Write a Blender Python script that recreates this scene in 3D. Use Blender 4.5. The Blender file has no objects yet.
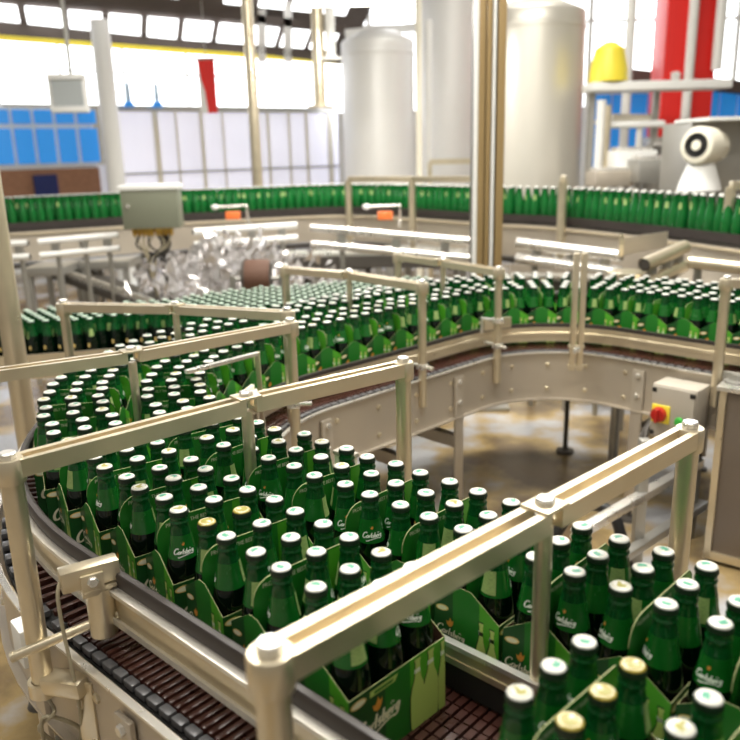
import bpy, bmesh, math, random
from mathutils import Vector, Matrix
random.seed(7)
S = bpy.context.scene
COL = S.collection
PI = math.pi
R = math.radians

# ------------------------------------------------------------------ camera
F, PITCH, ROLL, CAMZ = 785.0, R(15.7), R(1.4), 1.45
fw = Vector((0, math.cos(PITCH), -math.sin(PITCH)))
r0 = Vector((1, 0, 0)); u0 = r0.cross(fw)
rt = r0*math.cos(ROLL) - u0*math.sin(ROLL)
up = r0*math.sin(ROLL) + u0*math.cos(ROLL)
CAM = Vector((0, 0, CAMZ))
cd = bpy.data.cameras.new('camera'); cam = bpy.data.objects.new('camera', cd); COL.objects.link(cam)
m = Matrix(((rt.x, up.x, -fw.x, 0), (rt.y, up.y, -fw.y, 0), (rt.z, up.z, -fw.z, CAMZ), (0, 0, 0, 1)))
cam.matrix_world = m
cd.sensor_width = 36; cd.lens = F/740*36; cd.clip_start = .05; cd.clip_end = 200
cd.dof.use_dof = True; cd.dof.focus_distance = 1.5; cd.dof.aperture_fstop = 3.5
S.camera = cam
def ray(px, py): return fw + rt*((px-370)/F) - up*((py-370)/F)
def atz(px, py, z):
    d = ray(px, py); return CAM + d*((z-CAMZ)/d.z)
def aty(px, py, Y):
    d = ray(px, py); return CAM + d*(Y/d.y)
def onplane(px, py, p0, n):
    d = ray(px, py); return CAM + d*((p0-CAM).dot(n)/d.dot(n))

# ------------------------------------------------------------------ materials
MATS = {}
def mat(name, col, rough=.5, metal=0., **k):
    m = bpy.data.materials.new(name); m.use_nodes = True
    nt = m.node_tree; b = nt.nodes['Principled BSDF']
    b.inputs['Base Color'].default_value = (*col, 1)
    b.inputs['Roughness'].default_value = rough
    b.inputs['Metallic'].default_value = metal
    if 'trans' in k: b.inputs['Transmission Weight'].default_value = k['trans']
    if 'ior' in k: b.inputs['IOR'].default_value = k['ior']
    if 'coat' in k: b.inputs['Coat Weight'].default_value = k['coat']; b.inputs['Coat Roughness'].default_value = .05
    if 'alpha' in k: b.inputs['Alpha'].default_value = k['alpha']
    if 'emit' in k:
        b.inputs['Emission Color'].default_value = (*k.get('ecol', col), 1); b.inputs['Emission Strength'].default_value = k['emit']
    if k.get('noise'):
        sc, amt, rv = k['noise']
        tc = nt.nodes.new('ShaderNodeTexCoord'); n = nt.nodes.new('ShaderNodeTexNoise'); n.inputs['Scale'].default_value = sc
        n.inputs['Detail'].default_value = 5
        mp = nt.nodes.new('ShaderNodeMapping'); mp.inputs['Scale'].default_value = k.get('stretch', (1, 1, 1))
        nt.links.new(tc.outputs['Object'], mp.inputs['Vector']); nt.links.new(mp.outputs['Vector'], n.inputs['Vector'])
        cr = nt.nodes.new('ShaderNodeMix'); cr.data_type = 'RGBA'
        cr.inputs['A'].default_value = (*[c*(1-amt) for c in col], 1); cr.inputs['B'].default_value = (*[min(1, c*(1+amt)) for c in col], 1)
        nt.links.new(n.outputs['Fac'], cr.inputs['Factor']); nt.links.new(cr.outputs['Result'], b.inputs['Base Color'])
        mr = nt.nodes.new('ShaderNodeMapRange'); mr.inputs['To Min'].default_value = max(.02, rough-rv); mr.inputs['To Max'].default_value = rough+rv
        nt.links.new(n.outputs['Fac'], mr.inputs['Value']); nt.links.new(mr.outputs['Result'], b.inputs['Roughness'])
    MATS[name] = m
    return m
STEEL = mat('brushed_steel', (.72, .635, .475), .31, .82, noise=(14, .10, .08), stretch=(1, 1, 1))
PLATE = mat('side_plate_steel', (.56, .50, .42), .45, .6, noise=(5, .10, .1))
ALU = mat('bright_aluminium', (.80, .78, .74), .28, .8, noise=(9, .06, .08))
STRIP = mat('smooth_aluminium', (.82, .78, .70), .30, .75)
GREYST = mat('grey_steel', (.42, .41, .38), .4, .7, noise=(6, .12, .1))
BROWNST = mat('brown_grey_steel', (.20, .165, .135), .4, .5, noise=(4, .2, .1))
DARKST = mat('dark_steel', (.10, .09, .08), .5, .5, noise=(10, .2, .1))
RUBBER = mat('worn_dark_rubber', (.035, .028, .026), .42, 0, noise=(25, .35, .1))
CHAIN = mat('brown_plastic_chain', (.052, .017, .012), .30, 0, noise=(30, .4, .12))
NUB = mat('grey_chain_end', (.12, .118, .125), .35, .2, noise=(40, .3, .1))
BLACK = mat('black_plastic', (.012, .012, .012), .45)
GLASS = mat('green_bottle_glass', (.004, .085, .018), .05, 0, trans=.30, ior=1.5)
FARG = mat('backlit_green_glass', (.008, .16, .03), .08, 0, trans=.3, ior=1.5)  # brighter copy of the bottle green, backlight put into the colour
BEER = mat('dark_beer_glass', (.0006, .005, .002), .07, 0)
LABEL = mat('green_shoulder_label', (.005, .105, .012), .26, 0, coat=.3, noise=(60, .15, .05))
CREAM = mat('cream_print', (.85, .80, .62), .45)
SILVER = mat('pale_print', (.88, .92, .86), .4)
ORANGE = mat('orange_gold_print', (.72, .30, .05), .45)
GOLDP = mat('gold_print', (.80, .58, .20), .4)
BACKL = mat('pale_green_back_label', (.27, .38, .13), .45, 0, noise=(160, .5, .05), stretch=(1, 1, 3))
CAPW = mat('white_cap_enamel', (.56, .56, .52), .3, 0, coat=.3)
CAPL = mat('pale_green_cap', (.46, .58, .47), .3, 0)
CAPG = mat('gold_cap_enamel', (.30, .235, .025), .3, 0, coat=.3)
CAPDK = mat('cap_rim_green', (.005, .018, .007), .35, 0)
EMB = mat('cap_emblem_green', (.04, .28, .17), .35)
EMBO = mat('cap_emblem_olive', (.26, .24, .02), .35)
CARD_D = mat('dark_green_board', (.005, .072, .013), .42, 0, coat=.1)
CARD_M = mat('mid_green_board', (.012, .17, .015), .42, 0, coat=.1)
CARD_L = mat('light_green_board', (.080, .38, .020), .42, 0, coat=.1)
LIME = mat('lime_print', (.50, .64, .17), .45)
EDGE = mat('cut_card_edge', (.30, .32, .14), .7)
KRAFT = mat('brown_board_inside', (.10, .045, .025), .7)
WHITE = mat('white_paint', (.82, .82, .80), .5)
CREAMP = mat('cream_enamel', (.78, .74, .62), .35)
REDP = mat('red_paint', (.75, .02, .015), .4)
YELP = mat('yellow_paint', (.90, .74, .06), .4)
GRNP = mat('green_plastic', (.05, .42, .06), .35)
REDK = mat('red_plastic', (.45, .012, .008), .3, coat=.4)
ORNP = mat('orange_plastic', (.85, .20, .05), .4)
BRASS = mat('brass', (.60, .38, .08), .3, .8)
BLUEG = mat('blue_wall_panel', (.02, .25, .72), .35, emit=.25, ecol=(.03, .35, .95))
NAVY = mat('dark_blue_glass', (.01, .02, .12), .2)
BOXL = mat('light_grey_enamel', (.42, .38, .32), .45)
VALV = mat('pale_blue_enamel', (.45, .60, .75), .4)
BRONZE = mat('tan_painted_steel', (.40, .28, .13), .35, .35)
TANKW = mat('pale_tank_enamel', (.86, .86, .85), .4, .12, noise=(1.2, .05, .05))
BRICK = mat('brown_brick', (.28, .14, .08), .8, noise=(20, .3, .05))
BOXG = mat('grey_green_enamel', (.19, .20, .145), .5, .1, noise=(3, .06, .05))
FOIL = mat('crumpled_clear_film', (.72, .70, .70), .18, .55)
CABLE = mat('grey_cable', (.40, .35, .24), .5)
ROOFD = mat('dark_roof', (.10, .08, .07), .8, noise=(3, .4, .1))
CURT = mat('pale_strip_curtain', (.80, .80, .90), .4, noise=(2.0, .08, .1), emit=.35, ecol=(.85, .85, 1))  # faint glow in the curtain stands in for daylight behind it
DAY = mat('daylight_window', (.9, .93, 1), .4, emit=2.6, ecol=(.97, .985, 1))
TUBE = mat('lit_lamp_tube', (1, .98, .9), .4, emit=3.5, ecol=(1, .97, .88))
TANK = mat('brushed_tank_steel', (.74, .71, .64), .40, .55, noise=(1.6, .08, .08), stretch=(3, 3, .6))

# floor: wet, brown, with glossy puddles; pale grey and gold paint in reflections
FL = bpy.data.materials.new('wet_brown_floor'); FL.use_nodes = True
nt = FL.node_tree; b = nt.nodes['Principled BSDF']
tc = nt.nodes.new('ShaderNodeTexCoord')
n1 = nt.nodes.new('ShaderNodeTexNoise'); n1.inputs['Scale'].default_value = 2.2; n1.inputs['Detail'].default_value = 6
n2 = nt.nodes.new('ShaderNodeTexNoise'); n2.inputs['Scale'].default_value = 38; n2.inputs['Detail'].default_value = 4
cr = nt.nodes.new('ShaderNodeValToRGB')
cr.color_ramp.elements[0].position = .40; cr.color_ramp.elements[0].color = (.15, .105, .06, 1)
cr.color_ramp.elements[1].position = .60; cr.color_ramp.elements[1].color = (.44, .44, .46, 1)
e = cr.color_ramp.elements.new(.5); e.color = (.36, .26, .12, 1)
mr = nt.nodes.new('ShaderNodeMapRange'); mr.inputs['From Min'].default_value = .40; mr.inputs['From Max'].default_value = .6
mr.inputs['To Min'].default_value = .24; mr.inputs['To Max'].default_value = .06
bp = nt.nodes.new('ShaderNodeBump'); bp.inputs['Strength'].default_value = .25; bp.inputs['Distance'].default_value = .01
for n in (n1, n2): nt.links.new(tc.outputs['Object'], n.inputs['Vector'])
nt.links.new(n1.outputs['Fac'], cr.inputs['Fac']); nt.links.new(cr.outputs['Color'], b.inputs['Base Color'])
nt.links.new(n1.outputs['Fac'], mr.inputs['Value']); nt.links.new(mr.outputs['Result'], b.inputs['Roughness'])
nt.links.new(n2.outputs['Fac'], bp.inputs['Height']); nt.links.new(bp.outputs['Normal'], b.inputs['Normal'])

# ------------------------------------------------------------------ mesh builder
class MB:
    def __init__(s): s.v = []; s.f = []; s.mi = []; s.mats = []
    def mid(s, m):
        if m not in s.mats: s.mats.append(m)
        return s.mats.index(m)
    def add(s, vs, fs, m):
        o = len(s.v); i = s.mid(m)
        s.v += [tuple(v) for v in vs]; s.f += [tuple(o+a for a in f) for f in fs]; s.mi += [i]*len(fs)
        return s
    def box(s, c, size, m, M=None, bev=0.):
        bm = bmesh.new(); bmesh.ops.create_cube(bm, size=1)
        for v in bm.verts: v.co = Vector((v.co.x*size[0], v.co.y*size[1], v.co.z*size[2]))
        if bev > 0: bmesh.ops.bevel(bm, geom=bm.edges[:], offset=bev, segments=2, profile=.6, affect='EDGES')
        T = Matrix.Translation(Vector(c)) @ (M.to_4x4() if M else Matrix.Identity(4))
        bm.verts.index_update()
        s.add([T @ v.co for v in bm.verts], [[v.index for v in f.verts] for f in bm.faces], m); bm.free()
        return s
    def bar(s, p, q, w, h, m, bev=0., upv=(0, 0, 1)):
        p = Vector(p); q = Vector(q); d = q-p; L = d.length; d.normalize()
        y = Vector(upv).cross(d)
        if y.length < 1e-4: y = Vector((1, 0, 0)).cross(d)
        y.normalize(); z = d.cross(y)
        return s.box((p+q)/2, (L, w, h), m, Matrix((d, y, z)).transposed(), bev)
    def tube(s, pts, r, m, n=12, cap=True):
        pts = [Vector(p) for p in pts]; o = []; prev = None
        for i, p in enumerate(pts):
            if i == 0: d = pts[1]-p
            elif i == len(pts)-1: d = p-pts[i-1]
            else: d = (pts[i+1]-p).normalized()+(p-pts[i-1]).normalized()
            d.normalize()
            if prev is None:
                a = d.orthogonal().normalized()
            else:
                a = prev - d*prev.dot(d)
                a = a.normalized() if a.length > 1e-5 else d.orthogonal().normalized()
            prev = a; b2 = d.cross(a)
            o.append([p + (a*math.cos(2*PI*k/n)+b2*math.sin(2*PI*k/n))*r for k in range(n)])
        vs = [v for ring in o for v in ring]
        fs = [(i*n+k, i*n+(k+1) % n, (i+1)*n+(k+1) % n, (i+1)*n+k) for i in range(len(pts)-1) for k in range(n)]
        if cap: fs += [tuple(range(n))[::-1], tuple((len(pts)-1)*n+k for k in range(n))]
        return s.add(vs, fs, m)
    def lathe(s, prof, n, c=(0, 0, 0), M=None, mfun=None, rmod=None):
        # prof: list of (r, z, material of the ring that starts here)
        T = Matrix.Translation(Vector(c)) @ (M.to_4x4() if M else Matrix.Identity(4))
        rings = []
        vs = []
        for (r, z, *_) in prof:
            if r < 1e-6: rings.append([len(vs)]); vs.append(T @ Vector((0, 0, z)))
            else:
                rings.append(list(range(len(vs), len(vs)+n)))
                for k in range(n):
                    rr = r*(rmod(k, z) if rmod else 1)
                    vs.append(T @ Vector((rr*math.cos(2*PI*k/n), rr*math.sin(2*PI*k/n), z)))
        base = len(s.v); s.v += [tuple(v) for v in vs]
        for i in range(len(prof)-1):
            A, B = rings[i], rings[i+1]; mi = s.mid(prof[i][2])
            for k in range(n):
                k2 = (k+1) % n
                if len(A) == 1 and len(B) == 1: continue
                if len(A) == 1: f = (A[0], B[k2], B[k])
                elif len(B) == 1: f = (A[k], A[k2], B[0])
                else: f = (A[k], A[k2], B[k2], B[k])
                s.f.append(tuple(base+a for a in f)); s.mi.append(mi)
        return s
    def poly(s, pts, m): return s.add(pts, [tuple(range(len(pts)))], m)
    def prism(s, pts, d, m):
        # extrude a planar polygon by vector d
        n = len(pts); d = Vector(d); a = [Vector(p) for p in pts]
        return s.add(a+[p+d for p in a], [tuple(range(n))[::-1], tuple(range(n, 2*n))]+[(i, (i+1) % n, n+(i+1) % n, n+i) for i in range(n)], m)
    def mesh(s, name, smooth=True, ang=35):
        me = bpy.data.meshes.new(name); me.from_pydata(s.v, [], s.f)
        for m in s.mats: me.materials.append(m)
        me.polygons.foreach_set('material_index', s.mi)
        me.validate(); me.update()
        bm = bmesh.new(); bm.from_mesh(me); bmesh.ops.recalc_face_normals(bm, faces=bm.faces[:]); bm.to_mesh(me); bm.free()
        if smooth:
            me.polygons.foreach_set('use_smooth', [True]*len(me.polygons)); me.set_sharp_from_angle(angle=R(ang))
        return me
    def build(s, name, parent=None, **k):
        return link(name, s.mesh(name, **k), parent)
def link(name, me, parent=None):
    o = bpy.data.objects.new(name, me); COL.objects.link(o)
    if parent is not None: o.parent = parent
    return o
def tag(o, label, cat, group=None, kind=None):
    o['label'] = label; o['category'] = cat
    if group: o['group'] = group
    if kind: o['kind'] = kind
    return o
def thing(name, loc, label, cat, group=None, rz=0):
    o = bpy.data.objects.new(name, None); COL.objects.link(o); o.location = loc; o.rotation_euler = (0, 0, rz)
    o.empty_display_size = .05
    return tag(o, label, cat, group)
def struct(o): o['kind'] = 'structure'; return o
ROTZ = lambda a: Matrix.Rotation(a, 3, 'Z')

def hexbolt(mb, c, r, h, m, axis='Z', n=6):
    M = Matrix.Identity(3)
    if isinstance(axis, Vector): M = axis.to_track_quat('Z', 'Y').to_matrix()
    mb.lathe([(0, 0, m), (r, 0, m), (r, h*.8, m), (r*.85, h, m), (0, h, m)], n, c, M)

# ------------------------------------------------------------------ conveyor path (inner guide line; o = offset outward)
C2, R2, C1, R1, W = Vector((.69, 2.68)), .46, Vector((.229, 2.05)), .60, .489
def U(a): return Vector((math.cos(a), math.sin(a)))
a45, a133, a227 = R(45), R(133.1), R(227.0)
SEG = []
pA = C2+U(a45)*R2; dA = U(a45+PI/2)
SEG.append(('L', pA-dA*1.25, dA, 1.25, U(a45)))
SEG.append(('A', C2, R2, a45, a133, R2*(a133-a45)))
pB = C2+U(a133)*R2; pC = C1+U(a133)*R1
SEG.append(('L', pB, (pC-pB).normalized(), (pC-pB).length, U(a133)))
SEG.append(('A', C1, R1, a133, a227, R1*(a227-a133)))
pD = C1+U(a227)*R1; dD = U(a227+PI/2)
SEG.append(('L', pD, dD, 1.75, U(a227)))
LENS = [s[3] if s[0] == 'L' else s[5] for s in SEG]; TOTAL = sum(LENS)
S_ARC2, S_LINE2, S_ARC1, S_NEAR = LENS[0], sum(LENS[:2]), sum(LENS[:3]), sum(LENS[:4])
def path(s):
    i = 0
    while i < 4 and s > LENS[i]: s -= LENS[i]; i += 1
    g = SEG[i]
    if g[0] == 'L': return g[1]+g[2]*s, g[4]
    a = g[3]+s/g[2]; return g[1]+U(a)*g[2], U(a)
def poff(s, o):
    p, n = path(s); q = p+n*o; return q, n
def samples(step=.05, s0=0, s1=None):
    s1 = TOTAL if s1 is None else s1
    n = max(2, int((s1-s0)/step)); return [s0+(s1-s0)*i/n for i in range(n+1)]
def sweep(mb, sec, m, s0=0, s1=None, step=.04):
    ss = samples(step, s0, s1); k = len(sec); vs = []
    for s in ss:
        p, n = path(s)
        for (o, z) in sec: q = p+n*o; vs.append((q.x, q.y, z))
    fs = [(i*k+j, i*k+(j+1) % k, (i+1)*k+(j+1) % k, (i+1)*k+j) for i in range(len(ss)-1) for j in range(k)]
    fs += [tuple(range(k)), tuple((len(ss)-1)*k+j for j in range(k))[::-1]]
    mb.add(vs, fs, m)
def rect(o0, o1, z0, z1): return [(o0, z0), (o1, z0), (o1, z1), (o0, z1)]
BELT = .66

conv = thing('pack_conveyor', (0, 0, 0), 'U-shaped steel slat conveyor carrying green six-bottle cartons', 'conveyor')
mb = MB(); s = 0
while s < TOTAL:
    p, n = path(s); t = Vector((-n.y, n.x)); M = Matrix(((n.x, t.x, 0), (n.y, t.y, 0), (0, 0, 1)))
    a = .0
    big = s > S_ARC1
    c = p+n*(W/2)
    wid = .017
    # brown slat, segmented into three ribs with shallow gaps at the visible margins
    segs = [(-.069, -.047), (-.044, -.022)]+[(-.019+.0235*k, .0015+.0235*k) for k in range(21)]+[(W-.010, W+.048)]
    for ds in (0, .0165):
        p2, n2 = path(min(TOTAL, s+ds)); M2 = Matrix(((n2.x, -n2.y, 0), (n2.y, n2.x, 0), (0, 0, 1)))
        for (o0, o1) in segs:
            q = p2+n2*((o0+o1)/2)
            mb.box((q.x, q.y, BELT-.007), (o1-o0, .0115, .013), CHAIN, M2, .0035 if (o0 < .03 or o0 > W-.03) and (s > S_LINE2) else 0)
    for o in (-.0775, W+.0565):
        q = p+n*o; mb.box((q.x+t.x*.008, q.y+t.y*.008, BELT-.010), (.016, .027, .013), NUB, M, .003)
    s += .033
mb.build('slat_chain', conv)
mb = MB(); sweep(mb, rect(-.085, W+.066, BELT-.035, BELT-.020), BLACK); mb.build('chain_bed', conv)
# outer guide
mb = MB(); sweep(mb, [(W+.001, .760), (W+.015, .758), (W+.016, .786), (W+.013, .791), (W+.004, .791), (W-.001, .787)], RUBBER)
og = mb.build('guide_strip', conv); og['label'] = 'dark rubber wear strip'
mb = MB()
sweep(mb, [(W+.014, .745), (W+.018, .745), (W+.018, .757), (W+.029, .757), (W+.030, .766), (W+.014, .766)], STRIP)
sweep(mb, [(W+.015, .705), (W+.019, .705), (W+.019, .748), (W+.015, .748)], STEEL)
sweep(mb, [(W+.019, .703), (W+.029, .703), (W+.030, .716), (W+.027, .716), (W+.026, .708), (W+.019, .708)], STRIP)
mb.build('guide_channel', conv)
# inner guide
mb = MB(); sweep(mb, rect(-.014, 0, .736, .750), RUBBER); mb.build('guide_strip', conv)
mb = MB(); sweep(mb, [(-.014, .676), (-.004, .676), (-.004, .736), (-.014, .736), (-.014, .716), (-.017, .714), (-.017, .700), (-.014, .698)], STEEL); mb.build('guide_channel', conv)
# lane divider on the near straight
mb = MB(); d0 = S_NEAR-.02
sweep(mb, rect(.230, .242, .734, .742), ALU, d0, TOTAL); sweep(mb, rect(.233, .239, .716, .734), STEEL, d0, TOTAL); sweep(mb, rect(.231, .241, .706, .716), STEEL, d0, TOTAL)
sweep(mb, rect(.234, .238, BELT+.002, .706), BLACK, d0, TOTAL)  # black web paints in the shade of the void under the divider
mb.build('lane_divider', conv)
# side plates
for o, nm in ((-.094, 'side_plate'), (W+.078, 'side_plate')):
    mb = MB(); sgn = -1 if o < 0 else 1
    sweep(mb, rect(o-.002, o+.002, .455, .652), PLATE)
    sweep(mb, rect(min(o, o+.012*sgn), max(o, o+.012*sgn), .648, .653), ALU)
    sweep(mb, rect(min(o, o+.018*sgn), max(o, o+.018*sgn), .455, .460), PLATE)
    k = .06
    while k < TOTAL:
        q, n = poff(k, o+.002*sgn)
        for z in (.50, .60):
            hexbolt(mb, (q.x, q.y, z), .009, .006, STEEL, Vector((n.x*sgn, n.y*sgn, 0)))
        k += .19
    mb.build(nm, conv)
# dark frame between plates
mb = MB(); sweep(mb, rect(.05, .10, .47, .53), DARKST); sweep(mb, rect(W-.10, W-.05, .47, .53), DARKST)
mb.build('under_frame', conv)
def find_px(px, z, o, lo, hi):
    best = None
    for s in samples(.005, lo, hi):
        q, n = poff(s, o); v = Vector((q.x, q.y, z))-CAM; x = 370+F*v.dot(rt)/v.dot(fw)
        if best is None or abs(x-px) < best[0]: best = (abs(x-px), s)
    return best[1]
# legs: flat upright bracket outside the plate with tube and levelling foot
def find_s(px, py, z, o, lo=0, hi=None):
    P = atz(px, py, z).xy; best = None
    for s in samples(.01, lo, hi):
        q, n = poff(s, o); d = (q-P).length
        if best is None or d < best[0]: best = (d, s)
    return best[1]
leg_s = [find_px(326, .58, -.10, S_LINE2+.2, S_ARC1+.4), find_px(458, .58, -.10, S_LINE2-.1, S_ARC1), find_px(639, .58, -.10, .5, S_LINE2), .25,
         S_LINE2+.45, S_ARC1+.6, S_ARC1+.95, S_NEAR+.25, S_NEAR+.9]
for k in leg_s:
    for o, sg in ((-.104, -1), (W+.088, 1)):
        q, n = poff(k, o); t = Vector((-n.y, n.x)); M = Matrix(((n.x, t.x, 0), (n.y, t.y, 0), (0, 0, 1)))
        mb = MB(); mb.box((q.x, q.y, .345), (.010, .046, .55), PLATE, M, .002)
        for z in (.60, .52): hexbolt(mb, (q.x+n.x*.005*sg, q.y+n.y*.005*sg, z), .010, .008, ALU, Vector((n.x*sg, n.y*sg, 0)))
        mb.tube([(q.x, q.y, .10), (q.x, q.y, .012)], .010, DARKST, 8); mb.lathe([(0, 0, DARKST), (.035, 0, DARKST), (.030, .012, DARKST), (.010, .02, DARKST), (0, .02, DARKST)], 14, (q.x, q.y, 0))
        mb.build('leg', conv)
    a, _ = poff(k, -.10); b_, _ = poff(k, W+.083)
    mb = MB(); mb.bar((a.x, a.y, .36), (b_.x, b_.y, .36), .035, .05, PLATE, .003); mb.build('cross_member', conv)
# thin adjustable foot seen through the loop
for (px, py) in ((565, 452), (612, 470)):
    P = atz(px, py, 0)
    mb = MB(); mb.tube([(P.x, P.y, .46), (P.x, P.y, .01)], .012 if px < 600 else .022, DARKST if px < 600 else GREYST, 10)
    mb.lathe([(0, 0, DARKST), (.045, 0, DARKST), (.04, .014, DARKST), (.014, .024, DARKST), (0, .024, DARKST)], 16, (P.x, P.y, 0)); mb.build('leg', conv)

# ------------------------------------------------------------------ lettering
GLYPH = {
 'C': ([[(1.55, 1.75), (1.25, 2.15), (.75, 2.1), (.25, 1.6), (.02, .85), (.2, .15), (.7, -.12), (1.25, .15), (1.55, .55)]], 0),
 'a': ([[(2.42, .88), (2.1, 1.0), (1.78, .75), (1.7, .3), (1.9, .0), (2.2, .15), (2.42, .6)], [(2.45, .98), (2.4, .3), (2.6, .02)]], 0),
 'r': ([[(2.82, .98), (2.82, .02)], [(2.85, .55), (3.05, .9), (3.3, .95)]], 0),
 'l': ([[(3.62, 1.95), (3.55, .9), (3.58, .2), (3.78, .02)]], 0),
 's': ([[(4.55, .85), (4.3, 1.0), (4.1, .75), (4.35, .5), (4.5, .25), (4.3, .02), (4.0, .12)]], 0),
 'b': ([[(4.95, 1.95), (4.9, 1.0), (4.9, .1)], [(4.92, .6), (5.15, .95), (5.45, .8), (5.45, .3), (5.2, .02), (4.92, .12)]], 0),
 'e': ([[(5.85, .5), (6.15, .55), (6.35, .78), (6.15, 1.0), (5.85, .75), (5.8, .3), (6.0, .02), (6.4, .18)]], 0),
 'r2': ([[(6.75, .98), (6.75, .02)], [(6.78, .55), (6.95, .9), (7.2, .95)]], 0),
 'g': ([[(8.0, .85), (7.75, 1.0), (7.5, .75), (7.48, .35), (7.7, .1), (7.95, .35)], [(8.05, 1.0), (8.0, .2), (7.85, -.45), (7.45, -.6), (7.2, -.4)]], 0),
 'sw': ([[(7.2, -.4), (6.0, -.35), (4.6, -.55), (3.2, -.95), (2.3, -1.35), (2.0, -1.1)]], 1),
}
def catmull(pts, n=4):
    P = [Vector(p) for p in pts]; P = [2*P[0]-P[1]]+P+[2*P[-1]-P[-2]]; out = []
    for i in range(1, len(P)-2):
        for k in range(n):
            t = k/n; a, b, c, d = P[i-1], P[i], P[i+1], P[i+2]
            out.append(.5*((2*b)+(c-a)*t+(2*a-5*b+4*c-d)*t*t+(3*b-a-3*c+d)*t**3))
    out.append(P[-2]); return out
def logo(mb, fn, scale, m, w=.30, sub=4, ox=4.1):
    """fn(u, v) -> point; u right, v up, in metres."""
    for key, (strokes, sw) in GLYPH.items():
        for st in strokes:
            q = catmull(st, sub); n = len(q); vs = []
            for i, p in enumerate(q):
                d = (q[min(i+1, n-1)]-q[max(i-1, 0)]); d = d.normalized() if d.length > 0 else Vector((1, 0)); nn = Vector((-d.y, d.x))
                ww = w*(.5+.5*abs(nn.x)*1.0)*(.8 if 0 < i < n-1 else .55)*(1.25 if sw else 1)*(1.15 if key == 'C' else 1)
                for sg in (-.5, .5):
                    a = p+nn*ww*sg; x = a.x+a.y*.22
                    vs.append(fn((x-ox)*scale, a.y*scale))
            mb.add(vs, [(2*i, 2*i+1, 2*i+3, 2*i+2) for i in range(n-1)], m)
    # small crown over the last letters
    for (cx, cy) in ((6.7, 1.65), (6.95, 1.85), (7.2, 1.65)):
        mb.add([fn((cx-ox+dx)*scale, (cy+dy)*scale) for dx, dy in ((-.16, 0), (0, -.16), (.16, 0), (0, .16))], [(0, 1, 2, 3)], m)
def hop(mb, fn, cx, cy, s, m):
    """little hop-leaf mark"""
    for lobe in ([(-.1, -.9), (-.7, -.5), (-.9, .3), (-.45, .15), (-.15, .5)], [(-.1, -.9), (-.15, .5), (.1, 1.2), (.45, .4), (.9, .85), (.75, -.1), (.4, -.7)]):
        mb.poly([fn(cx+a*s, cy+b*s) for a, b in lobe], m)
def text_mesh(mb, body, fn, size, m, width=None):
    cu = bpy.data.curves.new('lettering', 'FONT'); cu.body = body; cu.size = 1; cu.resolution_u = 2
    o = bpy.data.objects.new('lettering', cu); COL.objects.link(o)
    dg = bpy.context.evaluated_depsgraph_get(); me = o.evaluated_get(dg).to_mesh()
    xs = [v.co.x for v in me.vertices]; W_ = max(xs)-min(xs); x0 = min(xs)
    sx = width/W_ if width else size
    mb.add([fn((v.co.x-x0)*sx, v.co.y*size) for v in me.vertices], [tuple(p.vertices) for p in me.polygons], m)
    bpy.data.objects.remove(o); bpy.data.curves.remove(cu)

# ------------------------------------------------------------------ beer bottle
BP = [(0, .004), (.025, .002), (.0285, .0035), (.0303, .009), (.0305, .020), (.0305, .098), (.0302, .108), (.0296, .119), (.0284, .130), (.0265, .140), (.0244, .150),
      (.0222, .160), (.0202, .170), (.0184, .180), (.0168, .190), (.0157, .198), (.0148, .205), (.0156, .2065), (.0158, .2090), (.0144, .2105), (.0142, .2135), (.0149, .2150), (.0149, .2185), (.0136, .221), (.0132, .226)]
def brad(z):
    for (a, b), (c, d) in zip(BP[3:], BP[4:]):
        if b <= z <= d: return a+(c-a)*(z-b)/max(1e-9, d-b)
    return .0305
BP = [(r*.975 if r > .02 else r, z) for r, z in BP]
def bottle_mesh():
    mb = MB(); mb.lathe([(r, z, BEER if z < .149 else GLASS) for r, z in BP]+[(0, .226, GLASS)], 28); return mb.mesh('beer_bottle', ang=50)
def cap_mesh(base, ring, emb, name):
    mb = MB(); n = 42
    crimp = lambda k, z: (1.0+(.045 if k % 2 else -.02)) if z < .2235 else 1
    mb.lathe([(.0138, .2195, CAPDK), (.0155, .2197, CAPDK), (.0152, .2225, CAPDK), (.0147, .2262, CAPDK), (.0144, .2272, base), (.0134, .2287, base), (.0112, .2297, ring), (.0104, .2298, base), (.005, .2302, base), (0, .2303, base)], n, rmod=crimp)
    # emblem printed on the top
    fn = lambda u, v: Vector((u, v, .23045-(u*u+v*v)*3.2))
    hop(mb, fn, .0022, .0, .0074, emb)
    mb.poly([fn(-.0045+.0042*math.cos(t*PI/5), .0004+.0026*math.sin(t*PI/5)) for t in range(10)], ring)
    return mb.mesh(name, ang=28)
def label_mesh():
    mb = MB(); zs = [.1475, .149, .154, .159, .164, .169, .174, .179, .184, .188]
    mb.lathe([(brad(z)+.00035, z, LABEL) for z in zs], 28)
    def fn(u, v):
        z = .158+v; r = brad(z)+.0008; a = -PI/2+u/.0228; return Vector((r*math.cos(a), r*math.sin(a), z))
    logo(mb, fn, .0043, SILVER, w=.52, sub=3); hop(mb, fn, .0, .0165, .0032, ORANGE)
    return mb.mesh('shoulder_label')
def back_mesh():
    mb = MB(); zs = [.152+.0072*i for i in range(6)]; vs = []
    for z in zs:
        for k in range(7):
            a = PI/2+R(-32+64*k/6)+.5; r = brad(z)+.0007; vs.append((r*math.cos(a), r*math.sin(a), z))
    mb.add(vs, [(7*i+k, 7*i+k+1, 7*i+k+8, 7*i+k+7) for i in range(5) for k in range(6)], BACKL)
    return mb.mesh('back_label')
ME_B, ME_L, ME_K = bottle_mesh(), label_mesh(), back_mesh()
ME_CW, ME_CG = cap_mesh(CAPW, CREAM, EMB, 'bottle_cap'), cap_mesh(CAPG, CREAM, EMBO, 'bottle_cap')
ME_CM = cap_mesh(CAPW, EMBO, EMBO, 'bottle_cap')
ZC = .0
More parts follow.
